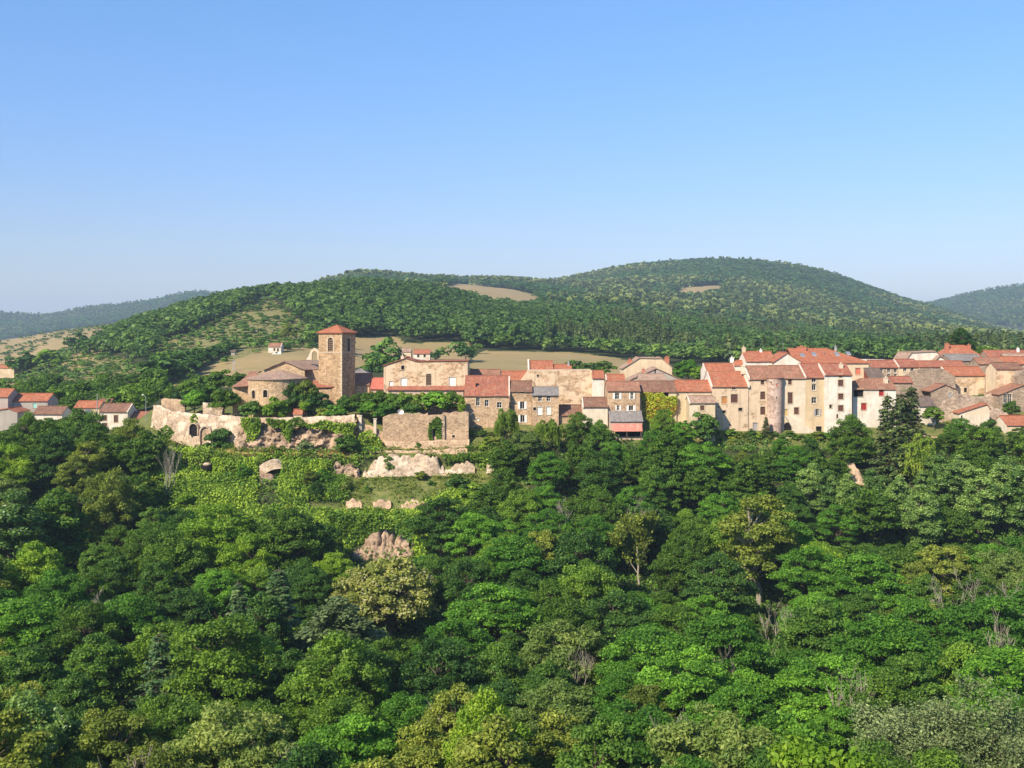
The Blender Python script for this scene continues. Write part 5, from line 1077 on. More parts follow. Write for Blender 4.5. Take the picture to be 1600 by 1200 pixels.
mb = MB(); hwb = (732 - 598) / 2 / F * 242.5; mb.box(hwb - .9, hwb, 1.305, 6.5, -2, 5.2); mb.build('return_wall', SM['rampart'], b)
mb = MB(); q = W(692.5, 648, 242.5) - b.location; mb.box(q.x - .35, q.x + .35, -.45, -.004, -1.5, q.z); mb.build('pilaster', SM['rampart_pale'], b)
ivy('ivy', 'ivy arch growing round the doorway of the rampart ruin', [(669, 688), (669, 660), (674, 653), (684, 651), (690, 656), (692, 688), (683, 688), (683, 672), (680, 668), (676, 672), (676, 688)], 242.2, 900, 'ivy', .3, .35, 'ivy', seed=4)
rough_wall('terrace_wall', 'low stone footing below the rampart ruin', [(598, 688.5, 241.2), (640, 690, 241), (690, 688, 241), (733, 687, 241)], [(606, 702, 240.6), (733, 702, 240.4)], 'rampart', 1.2, .15, .6, jag=.15, seed=27)
rough_wall('terrace_wall', 'narrow dry-stone wall between two grass strips under the ruin', [(556, 706, 239), (600, 704, 239), (660, 703.5, 239), (730, 701.5, 238.8)], [(556, 713, 238.5), (660, 711.5, 238.5), (730, 709, 238.4)], 'rampart', .9, .12, .5, jag=.2, seed=28)
rough_wall('terrace_wall', 'largest pale terrace wall with sloping broken ends on the grassy hillside', [(564, 735, 235.6), (572, 722, 235.8), (590, 714, 236), (625, 711.5, 236), (660, 712, 236), (690, 711, 236), (700, 725, 235.8)], [(560, 752, 234.5), (600, 745, 234.6), (660, 744, 234.6), (702, 744, 234.6)], 'rampart_pale', 1.3, .4, .45, jag=.7, seed=29, taper=True)
rough_wall('terrace_wall', 'broken run of stones to the right of the largest terrace wall', [(699, 728, 236), (715, 724, 236), (730, 721, 236), (742, 726, 236)], [(699, 740, 235.2), (742, 740, 235.2)], 'rampart_pale', 1.0, .3, .5, jag=.5, seed=30, taper=True)
rough_wall('terrace_wall', 'single stump of wall by the trees at the right end of the terraces', [(760, 722, 236), (768, 720, 236), (773, 728, 236)], [(760, 740, 235.5), (773, 740, 235.5)], 'rampart_pale', .9, .25, .5, jag=.4, seed=31, taper=True)
rough_wall('rock_crag', 'grey weathered rock spur left of the largest terrace wall', [(513, 726, 236), (524, 722, 236), (536, 730, 236), (548, 724, 236), (560, 732, 235.5), (570, 745, 235)], [(508, 775, 231), (530, 764, 232), (570, 758, 233)], 'rock', 2.5, .8, .34, jag=.6, seed=32, taper=True, cat='crag')
for x0_, x1_, yy, lab in ((541, 566, 781, 'left stub of the lowest dry-stone wall'), (583, 611, 781, 'middle stub of the lowest dry-stone wall'), (627, 668, 782.5, 'right and longest stub of the lowest dry-stone wall')):
    rough_wall('terrace_wall', lab, [(x0_, yy + 1, 224.4), ((x0_ + x1_) / 2, yy - .5, 224.4), (x1_, yy + 1.5, 224.4)], [(x0_, yy + 14, 223.6), (x1_, yy + 14, 223.6)], 'rampart', .8, .25, .45, jag=.6, seed=int(x0_), taper=.45)
rough_wall('rock_crag', 'bare pale rock face sticking out of the ivy above the trees', [(536, 880, 208), (552, 866, 209), (566, 858, 210), (574, 842, 210.5), (590, 831, 211), (600, 832, 211), (606, 841, 211), (622, 838, 211), (634, 848, 210.5), (648, 856, 210)], [(530, 900, 204), (580, 896, 205), (645, 880, 206)], 'rock', 3.0, .8, .34, jag=1.0, seed=35, cat='crag')
rough_wall('rock_crag', 'steep rock pillar under the broken vault', [(404, 742, 233.5), (412, 738, 234), (424, 744, 234), (434, 748, 233.5)], [(400, 775, 230), (436, 784, 230)], 'rock', 1.8, .5, .34, jag=.5, seed=36, cat='crag')
# broken vault: a piece of arch over a dark hollow
e = empty('broken_vault', W(424, 744, 235), 0, 'fragment of a broken stone vault jutting from the ivy bank', 'vault'); vb = MB(); o0 = e.location
outer = [(405, 742), (405, 728), (412, 723), (422, 719.5), (432, 720), (438, 725), (443, 732)]; inner = [(411, 744), (416, 739), (422, 735.5), (428, 733.5), (434, 732.6), (440, 732.3), (443, 732.4)]
for k in range(6):
    q = [W(*outer[k], 234.6) - o0, W(*outer[k + 1], 234.6) - o0, W(*inner[k + 1], 234.2) - o0, W(*inner[k], 234.2) - o0]; r = [p + Vector((.6, 3.2, .25)) for p in q]
    vb.quad(*q); vb.quad(q[0], r[0], r[1], q[1]); vb.quad(q[3], q[2], r[2], r[3]); vb.quad(*r[::-1])
vb.build('vault_shell', SM['rampart_pale'], e); hb_ = MB(); hb_.poly([W(x, y, 236.8) - o0 for x, y in ((405, 748), (405, 735), (420, 730), (440, 731), (440, 748))]); hb_.build('hollow', SM['rampart'], e)
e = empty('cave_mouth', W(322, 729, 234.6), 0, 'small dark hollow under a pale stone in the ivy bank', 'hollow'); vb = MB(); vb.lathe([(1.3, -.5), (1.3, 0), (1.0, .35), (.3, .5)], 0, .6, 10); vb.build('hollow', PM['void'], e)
vb = MB(); vb.lathe([(.8, .28), (.9, .5), (.55, .8), (.05, .9)], .15, .2, 7); vb.build('capstone', SM['rampart_pale'], e)
rough_wall('retaining_wall', 'grey concrete retaining wall in shade at the left edge among the trees', [(-10, 690, 262), (20, 692, 262), (34, 697, 262)], [(-10, 735, 261), (34, 735, 261)], 'rubble_grey', 1.0, .08, .8, seed=40)
rough_wall('rock_bank', 'eroded reddish earth bank beside the path below the white end house', [(1316, 706, 238), (1326, 716, 236), (1338, 730, 233), (1350, 744, 230)], [(1312, 740, 233), (1330, 752, 231), (1352, 762, 228)], 'rock', 2.0, .5, .5, jag=.4, seed=41, taper=True, cat='earth bank')
# --- small things
e = empty('street_lamp', W(228, 660, 275), 0, 'tall grey street lamp with a white lantern left of the rampart', 'street lamp'); h = (660 - 618) / F * 275
mb = MB(); mb.tube([(0, 0, -3), (0, 0, h - .6), (-.1, 0, h - .2), (-.7, 0, h + .2)], [.09, .07, .05, .04], 8); mb.build('post', PM['metal'], e); mb = MB(); mb.lathe([(.05, h + .32), (.30, h + .22), (.30, h + .08), (.12, h)], -.75, 0, 10); mb.build('lantern', PM['white'], e)
e = empty('utility_pole', W(152, 660, 285), 0, 'bare concrete utility pole in front of the beige house', 'pole'); h = (660 - 616) / F * 285; mb = MB(); mb.tube([(0, 0, -3), (0, 0, h)], [.16, .10], 8); mb.build('pole', PM['metal'], e); mb = MB(); mb.box(-.7, .7, -.05, .05, h - .5, h - .38); mb.build('crossarm', PM['wood'], e)
e = empty('lattice_pylon', W(365.5, 587, 445), 0, 'thin lattice power pylon standing in the dry field', 'pylon'); h = 24 / F * 445; mb = MB()
for sx in (-1, 1):
    for sy in (-1, 1): mb.tube([(sx * .75, sy * .75, -.5), (sx * .12, sy * .12, h)], [.06, .05], 4)
for k in range(6):
    z0, z1 = h * k / 6, h * (k + 1) / 6; a, c_ = .75 - .63 * k / 6, .75 - .63 * (k + 1) / 6
    for s in (-1, 1): mb.tube([(-a, s * a, z0), (c_, s * c_, z1)], [.03, .03], 4); mb.tube([(s * a, -a, z0), (s * c_, c_, z1)], [.03, .03], 4)
mb.build('mast', PM['metal'], e); mb = MB(); mb.box(-.9, .9, -.05, .05, h - .5, h - .4); mb.box(-.6, .6, -.05, .05, h - .05, h + .05); mb.build('crossarm', PM['metal'], e)
e = empty('parked_van', W(432, 555.8, 514), R(10), 'white van parked below the little white hillside house', 'van')
mb = MB(); prof = [(-2.1, .35), (-2.1, 1.0), (-1.35, 1.15), (-.8, 1.85), (2.1, 1.9), (2.15, .35)]; A = [(x, -.85, z) for x, z in prof]; B = [(x, .85, z) for x, z in prof]; mb.poly(A); mb.poly(B[::-1])
for k in range(6): mb.quad(A[k], B[k], B[(k + 1) % 6], A[(k + 1) % 6])
mb.build('body', PM['white'], e)
for x in (-1.3, 1.3):
    for y in (-.8, .8): mb = MB(); mb.tube([(x, y - .1, .35), (x, y + .1, .35)], [.35, .35], 12); mb.build('wheel', PM['void'], e)
mb = MB(); mb.quad((-.7, -.86, 1.15), (.6, -.86, 1.15), (.6, -.86, 1.7), (-.45, -.86, 1.7)); mb.build('side_window', PM['glass'], e)
e = empty('satellite_dish', W(625.5, 647, 243.8), R(20), 'round white satellite dish on top of the rampart ruin', 'satellite dish'); mb = MB(); mb.lathe([(.02, .0), (.35, .06), (.6, .18), (.72, .32)], 0, 0, 18); o = mb.build('dish', PM['white'], e); o.rotation_euler = (R(80), 0, 0); o.location = (0, 0, .35)
mb = MB(); mb.tube([(0, .1, -.8), (0, .1, .3)], [.05, .05], 6); mb.build('bracket', PM['metal'], e)
for px_, py_, Y_, h, lab in ((1223.5, 556, 272, 3.2, 'television aerial on the roof left of the mansion ridge'), (1472, 556, 300, 1.6, 'short aerial on the big white gabled house'), (889, 570, 276, 2.6, 'television aerial behind the windowless stone wall')):
    e = empty('roof_aerial', W(px_, py_, Y_), .4, lab, 'aerial'); mb = MB(); mb.tube([(0, 0, -1.5), (0, 0, h)], [.04, .03], 5); mb.build('mast', PM['metal'], e); mb = MB()
    for k in range(5): mb.box(-.4 + k * .05, .4 - k * .05, -.02 + k * .2, .02 + k * .2, h - .12, h - .08)
    mb.box(-.02, .02, -.1, .95, h - .14, h - .121); mb.build('antenna', PM['metal'], e)
# ------------------------------------------------------------------ trees and plants
def P_(x, top, Y, sp, label, mat=None, **k): return tree(x, top, Y, sp, mat, label=label, **k)
BU = dict(name='bush', cat='bush')
# village and church garden
P_(392, 623, 247.5, 'ball', 'dark green round bush below the left window of the apse', 'ash', w=1.15, base=656, **BU)
P_(432, 618, 247.2, 'bush', 'bright green broad bush in front of the apse, right of the dark round bush', 'bright', w=1.05, base=656, **BU)
P_(459, 594, 250.5, 'garden_tree', 'tall narrow dark tree growing against the right side of the apse', 'dark', w=.75, base=655)
P_(480, 590, 251, 'garden_tree', 'light green loose tree before the church side wall', 'olive', w=.8, base=655)
P_(477, 625, 246.8, 'ball', 'small clipped ball bush beside the garden shelter', 'bright', w=1.0, base=645, **BU)
P_(497, 612, 249.5, 'garden_tree', 'dark bushy tree in the shade at the foot of the church aisle', 'dark', w=1.0, base=658)
P_(504, 636, 246.5, 'bush', 'grey-green low bush on the edge of the church terrace', 'olive', w=1.0, base=658, **BU)
P_(524, 631, 246.6, 'bush', 'fresh green wide bush on the terrace below the bell tower', 'locust', w=1.3, base=658, **BU)
P_(538, 616, 252, 'garden_tree', 'mid green tree at the foot of the bell tower', 'ash', w=1.0, base=652)
for x, y, Yd, sp, m, w, lab in ((566, 613, 251, 'garden_tree', 'oak', 1.2, 'leafy garden tree in front of the pinkish-red shed'), (590, 608, 252, 'garden_tree', 'oak', 1.25, 'broad garden tree left of the stone barn porch'), (575, 625, 247.5, 'garden_tree', 'locust', 1.2, 'low spreading tree above the gate posts'),
  (612, 612, 250, 'garden_tree', 'ash', 1.2, 'dark garden tree under the left end of the barn porch roof'), (635, 611, 251, 'garden_tree', 'oak', 1.1, 'garden tree below the middle of the barn porch'), (658, 611, 251, 'garden_tree', 'olive', .9, 'yellowish garden tree below the dark slatted barn window'),
  (683, 610, 250, 'garden_tree', 'locust', 1.2, 'deep green garden tree behind the ivy doorway of the ruin'), (703, 609, 250, 'garden_tree', 'oak', 1.1, 'garden tree above the right half of the rampart ruin'), (645, 628, 245.5, 'bush', 'ash', 1.1, 'bush leaning over the ruin wall near the satellite dish'), (600, 628, 246.5, 'bush', 'locust', 1.2, 'bush hanging over the left corner of the rampart ruin')):
    P_(x, y, Yd, sp, lab, m, w=w, base=655)
P_(722, 620, 245.2, 'poplar', 'column of ivy climbing the corner of the big red-roofed house', 'bright', w=1.1, base=650, name='ivy_column', cat='ivy')
P_(349, 605, 252, 'garden_tree', 'leafy tree in front of the side chapel', 'oak', w=1.1, base=652)
P_(303, 607, 262, 'garden_tree', 'tree rising behind the broken block of old wall on the rampart', 'locust', w=1.05, base=650)
P_(325, 600, 268, 'garden_tree', 'taller dark tree behind the rampart garden', 'ash', w=1.0, base=650)
P_(279, 612, 270, 'garden_tree', 'tree whose crown shows above the left end of the rampart', 'dark', w=.9, base=650)
P_(346, 667, 243.2, 'bush', 'big dense dark bush growing at the foot of the pale rampart', 'ash', w=.95, base=707, **BU)
P_(324, 690, 242.8, 'bush', 'small bush beside the blocked rampart arch', 'oak', w=1.2, base=706, **BU)
P_(305, 645, 248.5, 'bush', 'tuft of leaves growing from the top of the rampart above the small arch', 'ivy', w=.7, base=664, **BU)
P_(478, 685, 239.5, 'bush', 'grey-green shrub at the foot of the crag', 'grey', w=1.1, base=710, **BU)
P_(540, 678, 239.2, 'bush', 'dark shrub at the right end of the crag', 'ash', w=1.3, base=706, **BU)
P_(430, 695, 239.4, 'bush', 'dry olive bramble in the middle of the crag foot', 'olive', w=1.5, base=712, **BU)
P_(609, 711, 236.0, 'bush', 'dark shrub breaking the largest terrace wall', 'ash', w=.8, base=735, **BU)
P_(574, 757, 229, 'poplar', 'small upright sapling on the grass terrace', 'ash', w=1.2, base=790, name='sapling')
P_(541, 748, 229.5, 'bush', 'tall weedy shrub right of the rock spur', 'olive', w=.7, base=800, **BU)
P_(657, 735, 233.5, 'bush', 'low yellowish shrub at the foot of the largest terrace wall', 'olive', w=1.4, base=748, **BU)
P_(675, 750, 231.5, 'bush', 'small green tuft in the middle of the grass terrace', 'ash', w=1.2, base=760, **BU)
P_(716, 738, 230, 'bush', 'deep green bush at the right of the grass terrace', 'ash', w=1.1, base=770, **BU)
P_(738, 752, 226, 'bush', 'broad bush running along the right edge of the terraces', 'ivy', w=1.4, base=790, **BU)
P_(653, 690, 240.8, 'bush', 'little bush on the footing below the ruin doorway', 'oak', w=.9, base=700, **BU)
P_(790, 627, 240, 'weeping_willow', 'tall yellow-green tree in front of the narrow white-shuttered house', 'birch', w=.7)
P_(858, 645, 238, 'weeping_willow', 'light green weeping tree below the slate-roofed house', 'birch', w=.9)
for x, y, Yd, sp, m, w, lab in ((822, 668, 236, 'willow', 'willow', 1.0, 'greyish tree between the yellow-green tree and the weeping tree'), (905, 645, 238, 'oak', 'oak', .9, 'round tree in front of the outhouse with the white wall'), (935, 655, 236, 'ash', 'ash', .8, 'deep green tree left of the salmon awning'),
  (960, 690, 233, 'oak', 'locust', .9, 'tree directly below the salmon awning veranda'), (1037, 640, 240, 'oak', 'oak', .8, 'tree under the creeper-covered house'), (1066, 655, 238, 'locust', 'locust', .9, 'tree below the orange-roofed beige house'), (1100, 642, 243, 'garden_tree', 'dark', .95, 'dark round tree before the small lean-to'),
  (1020, 668, 236, 'ash', 'locust', .9, 'tree right of the awning veranda, below the creeper')):
    P_(x, y, Yd, sp, lab, m, w=w)
P_(1197, 650, 247, 'spruce', 'young fir standing against the wall left of the round turret', 'pine', w=1.7, base=686, cat='conifer', name='fir')
P_(1174, 668, 246.4, 'spruce', 'small blue-grey spruce in front of the white door of the tall row', 'blue', w=2.3, base=694, cat='conifer', name='fir')
P_(1143, 681, 246, 'bush', 'low garden bush at the foot of the first tall house', 'olive', w=1.3, base=694, **BU)
P_(1216, 684, 238, 'ash', 'dense wide ash tree directly below the round turret', 'locust', w=1.15); P_(1264, 683, 236, 'ash', 'dense green tree below the white end house', 'ash', w=1.05); P_(1160, 706, 236, 'oak', 'light green bushy tree below the blue-grey spruce', 'olive', w=1.0)
P_(1330, 652, 236, 'oak', 'round bright-lit green tree between the white end house and the spruces', 'oak', w=.95)
P_(1387, 613, 233, 'spruce', 'left of the three tall dark spruces before the loggia house', 'spruce', w=1.35, cat='conifer', name='spruce', var=0); P_(1408, 609, 231, 'spruce', 'middle of the three tall dark spruces, half hidden between the other two', 'spruce', w=1.3, cat='conifer', name='spruce', var=1)
P_(1424, 599, 234, 'spruce', 'right and tallest of the three tall dark spruces', 'spruce', w=1.4, cat='conifer', name='spruce', var=0)
P_(1436, 672, 228, 'birch', 'yellow-green birch with white stems right of the spruces', 'birch', bark=BARKP, w=1.0)
P_(1459, 634, 250, 'garden_tree', 'small tree against the dark-roofed shed', 'oak', w=1.0, base=668); P_(1500, 654, 242, 'oak', 'broad low tree below the orange lean-to shed', 'locust', w=1.1); P_(1545, 656, 240, 'oak', 'tree filling the slope below the ruins', 'ash', w=1.0)
P_(1580, 625, 258, 'garden_tree', 'round tree in front of the glazed veranda house', 'oak', w=1.0, base=655); P_(1530, 615, 270, 'bush', 'green bush under the barn range door', 'ash', w=1.6, base=628, **BU)
P_(1502, 514, 330, 'oak', 'tall dark tree behind the steep-roofed villa', 'dark', w=1.0, base=570); P_(1488, 520, 328, 'spruce', 'dark conifer beside the steep-roofed villa', 'spruce', w=1.8, base=570, cat='conifer', name='spruce'); P_(1538, 540, 325, 'garden_tree', 'tree right of the steep-roofed villa', 'oak', w=1.2, base=572)
# trees on the plain and the slope behind the village
far_list = [(600, 528, 470, 'far_tree', 'ash', 1.0, 'tall dark tree behind the shed between bell tower and barn', 600), (588, 555, 420, 'far_tree', 'ash', 1.0, 'grey-green tree left behind the stone barn', 605), (727, 538, 505, 'far_tree', 'dark', 1.2, 'dark spreading tree above the right end of the stone barn', 576), (681, 546, 500, 'far_tree', 'dark', .9, 'clipped dark hedge block beside the white hillside house', 562),
 (898, 562, 380, 'far_tree', 'ash', 1.5, 'left of the dark trees standing in front of the middle field', 590), (925, 566, 378, 'far_tree', 'ash', 1.3, 'middle dark tree in front of the middle field', 590), (945, 563, 380, 'far_tree', 'oak', 1.4, 'right of the dark trees standing in front of the middle field', 590),
 (1075, 560, 330, 'garden_tree', 'locust', 1.3, 'fresh green tree right of the cream gabled house', 600), (1056, 572, 335, 'garden_tree', 'oak', 1.2, 'lower green tree beside the brick chimney of the cream house', 600), (1092, 572, 325, 'garden_tree', 'bright', 1.1, 'yellow-green tree left of the tall row roofs', 602),
 (1075, 530, 640, 'far_tree', 'dark', 1.0, 'dark tree at the edge of the small brown field', 562), (1120, 545, 560, 'far_tree', 'ash', 1.3, 'tree in the valley left of the mansion roof', 575),
 (120, 518, 720, 'far_tree', 'dark', 1.0, 'tallest dark tree on the left side of the wooded hill', 560), (140, 530, 690, 'far_tree', 'ash', 1.2, 'dark tree next to the tallest one on the left', 562), (35, 548, 640, 'far_tree', 'ash', 1.2, 'tree above the pale left fields', 578), (78, 545, 640, 'far_tree', 'oak', 1.5, 'wide tree above the road on the left', 575),
 (452, 505, 600, 'far_tree', 'olive', 1.2, 'light green tree above the white hillside house', 545), (408, 530, 560, 'far_tree', 'oak', 1.3, 'tree left of the white hillside house', 552), (470, 530, 560, 'far_tree', 'dark', .9, 'dark tree right of the white hillside house', 556), (449, 541, 530, 'far_tree', 'ash', .8, 'small tree beside the parked van', 558), (385, 522, 600, 'far_tree', 'oak', 1.4, 'round tree at the top of the dry field', 550)]
for x, y, Yd, sp, m, w, lab, b in far_list: P_(x, y, Yd, sp, lab, m, w=w, base=b if Yd < 480 else None, hmin=5)
HG = 'trees of the dark hedge along the dry field'
for k in range(20):
    t_ = k / 19; x = 250 + 108 * t_; P_(x, 556 + 6 * math.sin(k * 1.7) - 14 * t_, 430 + 110 * t_, 'far_tree', 'tree of the thick dark hedge along the left edge of the dry field', ('dark', 'ash')[k % 2], w=1.7, group=HG, hmin=6)
def belts():
    rs = np.random.RandomState(5); PR = [reduced(c, 2, 1.4) for c, _ in PROTO['garden_tree']] + [reduced(c, 12, 2.6) for c, _ in PROTO['oak']]
    n = 150; x = rs.uniform(-40, 400, n); Yd = rs.uniform(306, 470, n); k = (Yd < 440 - np.maximum(0, x - 180) * .55) & ~((x > 255) & (Yd > 375)); x, Yd = x[k], Yd[k]; X = (x - 800) / F * Yd; z = ground(X, Yd)
    h = rs.uniform(5, 10, len(X)) * np.where(x > 250, .8, 1.0)
    mass('tree_belt', np.stack([X, Yd, z, h, rs.uniform(1.0, 1.4, len(X)), rs.normal(.05, .2, len(X))], 1), PR, LM['oak'], 15)
    n = 420; x = rs.uniform(480, 1640, n); Yd = rs.uniform(480, 640, n); X = (x - 800) / F * Yd; z = ground(X, Yd); py = HZ - F * z / Yd; k = ((Yd > 545) | (x < 740)) & ~((x > 605) & (x < 690) & (Yd < 545)) & ~((x > 540) & (x < 740) & (Yd < 500))
    for q in TAN: k &= ~inpoly(x, py, q)
    X, Yd, z = X[k], Yd[k], z[k]
    mass('hill_foot_trees', np.stack([X, Yd, z, rs.uniform(5, 10, len(X)), rs.uniform(1.1, 1.5, len(X)), rs.normal(0, .2, len(X))], 1), PB, LM['hill'], 16)
belts()
# ---- the gorge: single trees that stand out
big = [
 (612, 868, 171, 'lime', 'lime', 1.2, 'big round tree covered in cream blossom, centre of the wood', 0), (556, 888, 174, 'lime', 'lime', 1.0, 'left shoulder of the cream-blossom trees, slightly smaller crown', 1),
 (335, 790, 197, 'oak', 'bright', 1.25, 'large yellow-green tree standing out on the left slope', 0), (392, 835, 188, 'oak', 'bright', 1.1, 'second yellow-green tree just right of the largest one', 1),
 (1000, 765, 196, 'bare_topped', 'olive', .9, 'tall tree with dead bleached top branches in the middle of the wood', 0), (1185, 768, 188, 'olive', 'olive', 1.15, 'tall olive-coloured tree with a visible pale trunk', 0),
 (1212, 920, 158, 'dead_tree', None, 1.0, 'thin leafless dead tree right of the olive-coloured tree', 0), (1235, 1045, 113, 'bare_topped', 'locust', 1.2, 'crooked tree with bare pale limbs near the bottom right', 1),
 (1500, 1028, 108, 'grey_willow', 'grey', 1.35, 'wide grey-green willow with bare twigs, bottom right corner', 0), (1590, 1045, 104, 'grey_willow', 'grey', 1.2, 'grey-green willow cut by the right edge, lower right', 0),
 (1120, 1098, 104, 'willow', 'willow', 1.1, 'pale green willow at the bottom edge, right of centre', 0), (265, 705, 226, 'pole_stems', None, 1.0, 'clump of bare pale stems below the rampart', 0),
 (1545, 858, 160, 'dead_tree', None, .9, 'dead branching tree against dark trees at the right', 1), (757, 1088, 106, 'oak', 'bright', .8, 'small yellow-green tree near the bottom, centre', 2), (345, 965, 138, 'oak', 'oak', 1.15, 'massive round oak in the lower left of the wood', 3),
 (250, 985, 135, 'spruce', 'blue', 1.6, 'grey-green young conifer among the lower left trees', 1), (435, 885, 162, 'spruce', 'blue', 1.9, 'broad dark blue-green conifer left of the cream-blossom trees', 0), (372, 905, 160, 'spruce', 'blue', 1.7, 'dark blue-green conifer below the yellow-green trees', 2), (405, 925, 155, 'ash', 'dark', 1.0, 'very dark tree between the two blue-green conifers', 0),
 (1280, 1158, 66, 'lime', 'bright', .9, 'bright large-leaved bush at the very bottom, right of centre', 1), (85, 672, 228, 'ash', 'dark', .9, 'dark tall tree below the far left houses', 1), (130, 640, 250, 'oak', 'ash', 1.0, 'big tree in front of the beige house on the left', 1), (45, 648, 252, 'oak', 'oak', .8, 'tree below the turquoise-shuttered house', 2),
 (205, 655, 240, 'oak', 'olive', .9, 'olive green tree below the white house with dark red shutters', 0), (90, 765, 200, 'poplar', 'ash', 1.6, 'ivy-clad tall narrow tree on the left slope', 1), (172, 735, 208, 'oak', 'olive', .8, 'light-topped tree left of the bare stems', 1),
 (20, 775, 190, 'poplar', 'poplar', 1.4, 'silvery poplar at the left edge', 0), (40, 1085, 106, 'oak', 'poplar', 1.0, 'shiny-leaved tree in the bottom left corner', 0), (455, 795, 192, 'ash', 'oak', 1.1, 'tall feathery tree left of the ivy bank', 1), (505, 812, 196, 'ash', 'dark', .9, 'shadowy tree at the edge of the ivy bank', 2),
 (690, 775, 205, 'locust', 'ash', 1.1, 'dark layered tree below the lowest terrace wall', 0), (530, 935, 152, 'poplar', 'grey', 2.0, 'bluish poplar in front of the cream-blossom trees', 1), (910, 830, 180, 'oak', 'dark', 1.0, 'dark domed tree left of the dead-topped tree', 1), (735, 800, 200, 'locust', 'locust', 1.0, 'layered fresh green tree right of the dark layered one', 1)]
for x, y, Yd, sp, m, w, lab, v in big:
    P_(x, y, Yd, sp, lab, m, w=w, var=v, bark=BARKG if sp in ('dead_tree', 'bare_topped', 'pole_stems') else (BARKP if sp in ('olive', 'birch') else None), hmax=26, cat='bush' if Yd < 70 else 'tree', name='bush' if Yd < 70 else ('dead_tree' if sp == 'dead_tree' else 'tree'))
PO = [(1266, 726, 222), (1294, 735, 220), (1325, 742, 218), (1365, 735, 220), (1405, 745, 216), (1452, 705, 226), (1475, 715, 222), (1500, 712, 224), (1530, 735, 214), (1570, 715, 220), (1597, 730, 214), (1440, 760, 208)]
for k, (x, y, Yd) in enumerate(PO): P_(x, y, Yd, 'poplar', 'silvery poplar in the band of poplars below the right half of the village', 'poplar', w=1.35, group='poplars below the right half of the village', var=k)
# ---- the gorge: the continuous wood, tree by tree
LIM = np.array([(-60, 662), (20, 664), (60, 655), (90, 650), (130, 648), (165, 672), (200, 662), (225, 668), (240, 690), (262, 712), (300, 742), (350, 785), (400, 790), (440, 782), (480, 795), (515, 820), (532, 880), (545, 905), (620, 900), (650, 840), (668, 800), (720, 790), (740, 770), (762, 735), (785, 690), (830, 668), (900, 660), (945, 668), (965, 694), (1008, 694), (1020, 680), (1060, 662), (1100, 664), (1125, 694), (1150, 702), (1190, 696), (1290, 692), (1306, 708), (1322, 770), (1345, 770), (1360, 710), (1420, 695), (1460, 668), (1520, 662), (1660, 662)], float)
PROT = [(525, 695, 1000, 171), (280, 430, 890, 188), (945, 1050, 925, 196), (1130, 1240, 960, 188), (530, 645, 890, 209), (1250, 1600, 850, 207), (385, 495, 1000, 160), (270, 420, 1100, 138), (1420, 1600, 1180, 104), (1050, 1190, 1185, 104), (1195, 1232, 1000, 158), (1205, 1270, 1165, 113), (1515, 1580, 930, 160), (640, 740, 870, 203), (240, 300, 800, 226)]
ZONES = [(lambda x, y: y < 790 and x < 260, 'on the left slope below the far left houses'), (lambda x, y: y < 900 and x < 540, 'on the slope below the pale rampart'), (lambda x, y: y < 800 and x < 1120, 'on the slope below the middle of the village'), (lambda x, y: y < 800, 'on the slope below the tall pale row and the ruins'),
 (lambda x, y: y < 930 and x < 960, 'in the middle of the gorge right of the cream-blossom tree'), (lambda x, y: y < 930 and x < 1300, 'in the middle of the gorge around the dead-topped tree'), (lambda x, y: y < 930, 'in the right-hand middle of the gorge below the poplars'), (lambda x, y: y < 1060 and x < 500, 'in the lower left of the gorge below the conifers'), (lambda x, y: y < 1060 and x < 1000, 'in the gorge floor below the cream-blossom tree'), (lambda x, y: y < 1060, 'in the gorge floor left of the big grey willow'),
 (lambda x, y: x < 420, 'along the bottom edge, left third'), (lambda x, y: x < 900, 'along the bottom edge in the centre'), (lambda x, y: True, 'along the bottom edge, right side')]
KN = {'oak': 'round-crowned mid green tree', 'locust': 'layered fresh green tree', 'ash': 'deep green dense tree', 'olive': 'slender olive green tree', 'willow': 'pale grey-green tree', 'poplar': 'upright silvery green tree', 'dark': 'very dark green tree', 'bright': 'yellow-green leafy tree'}
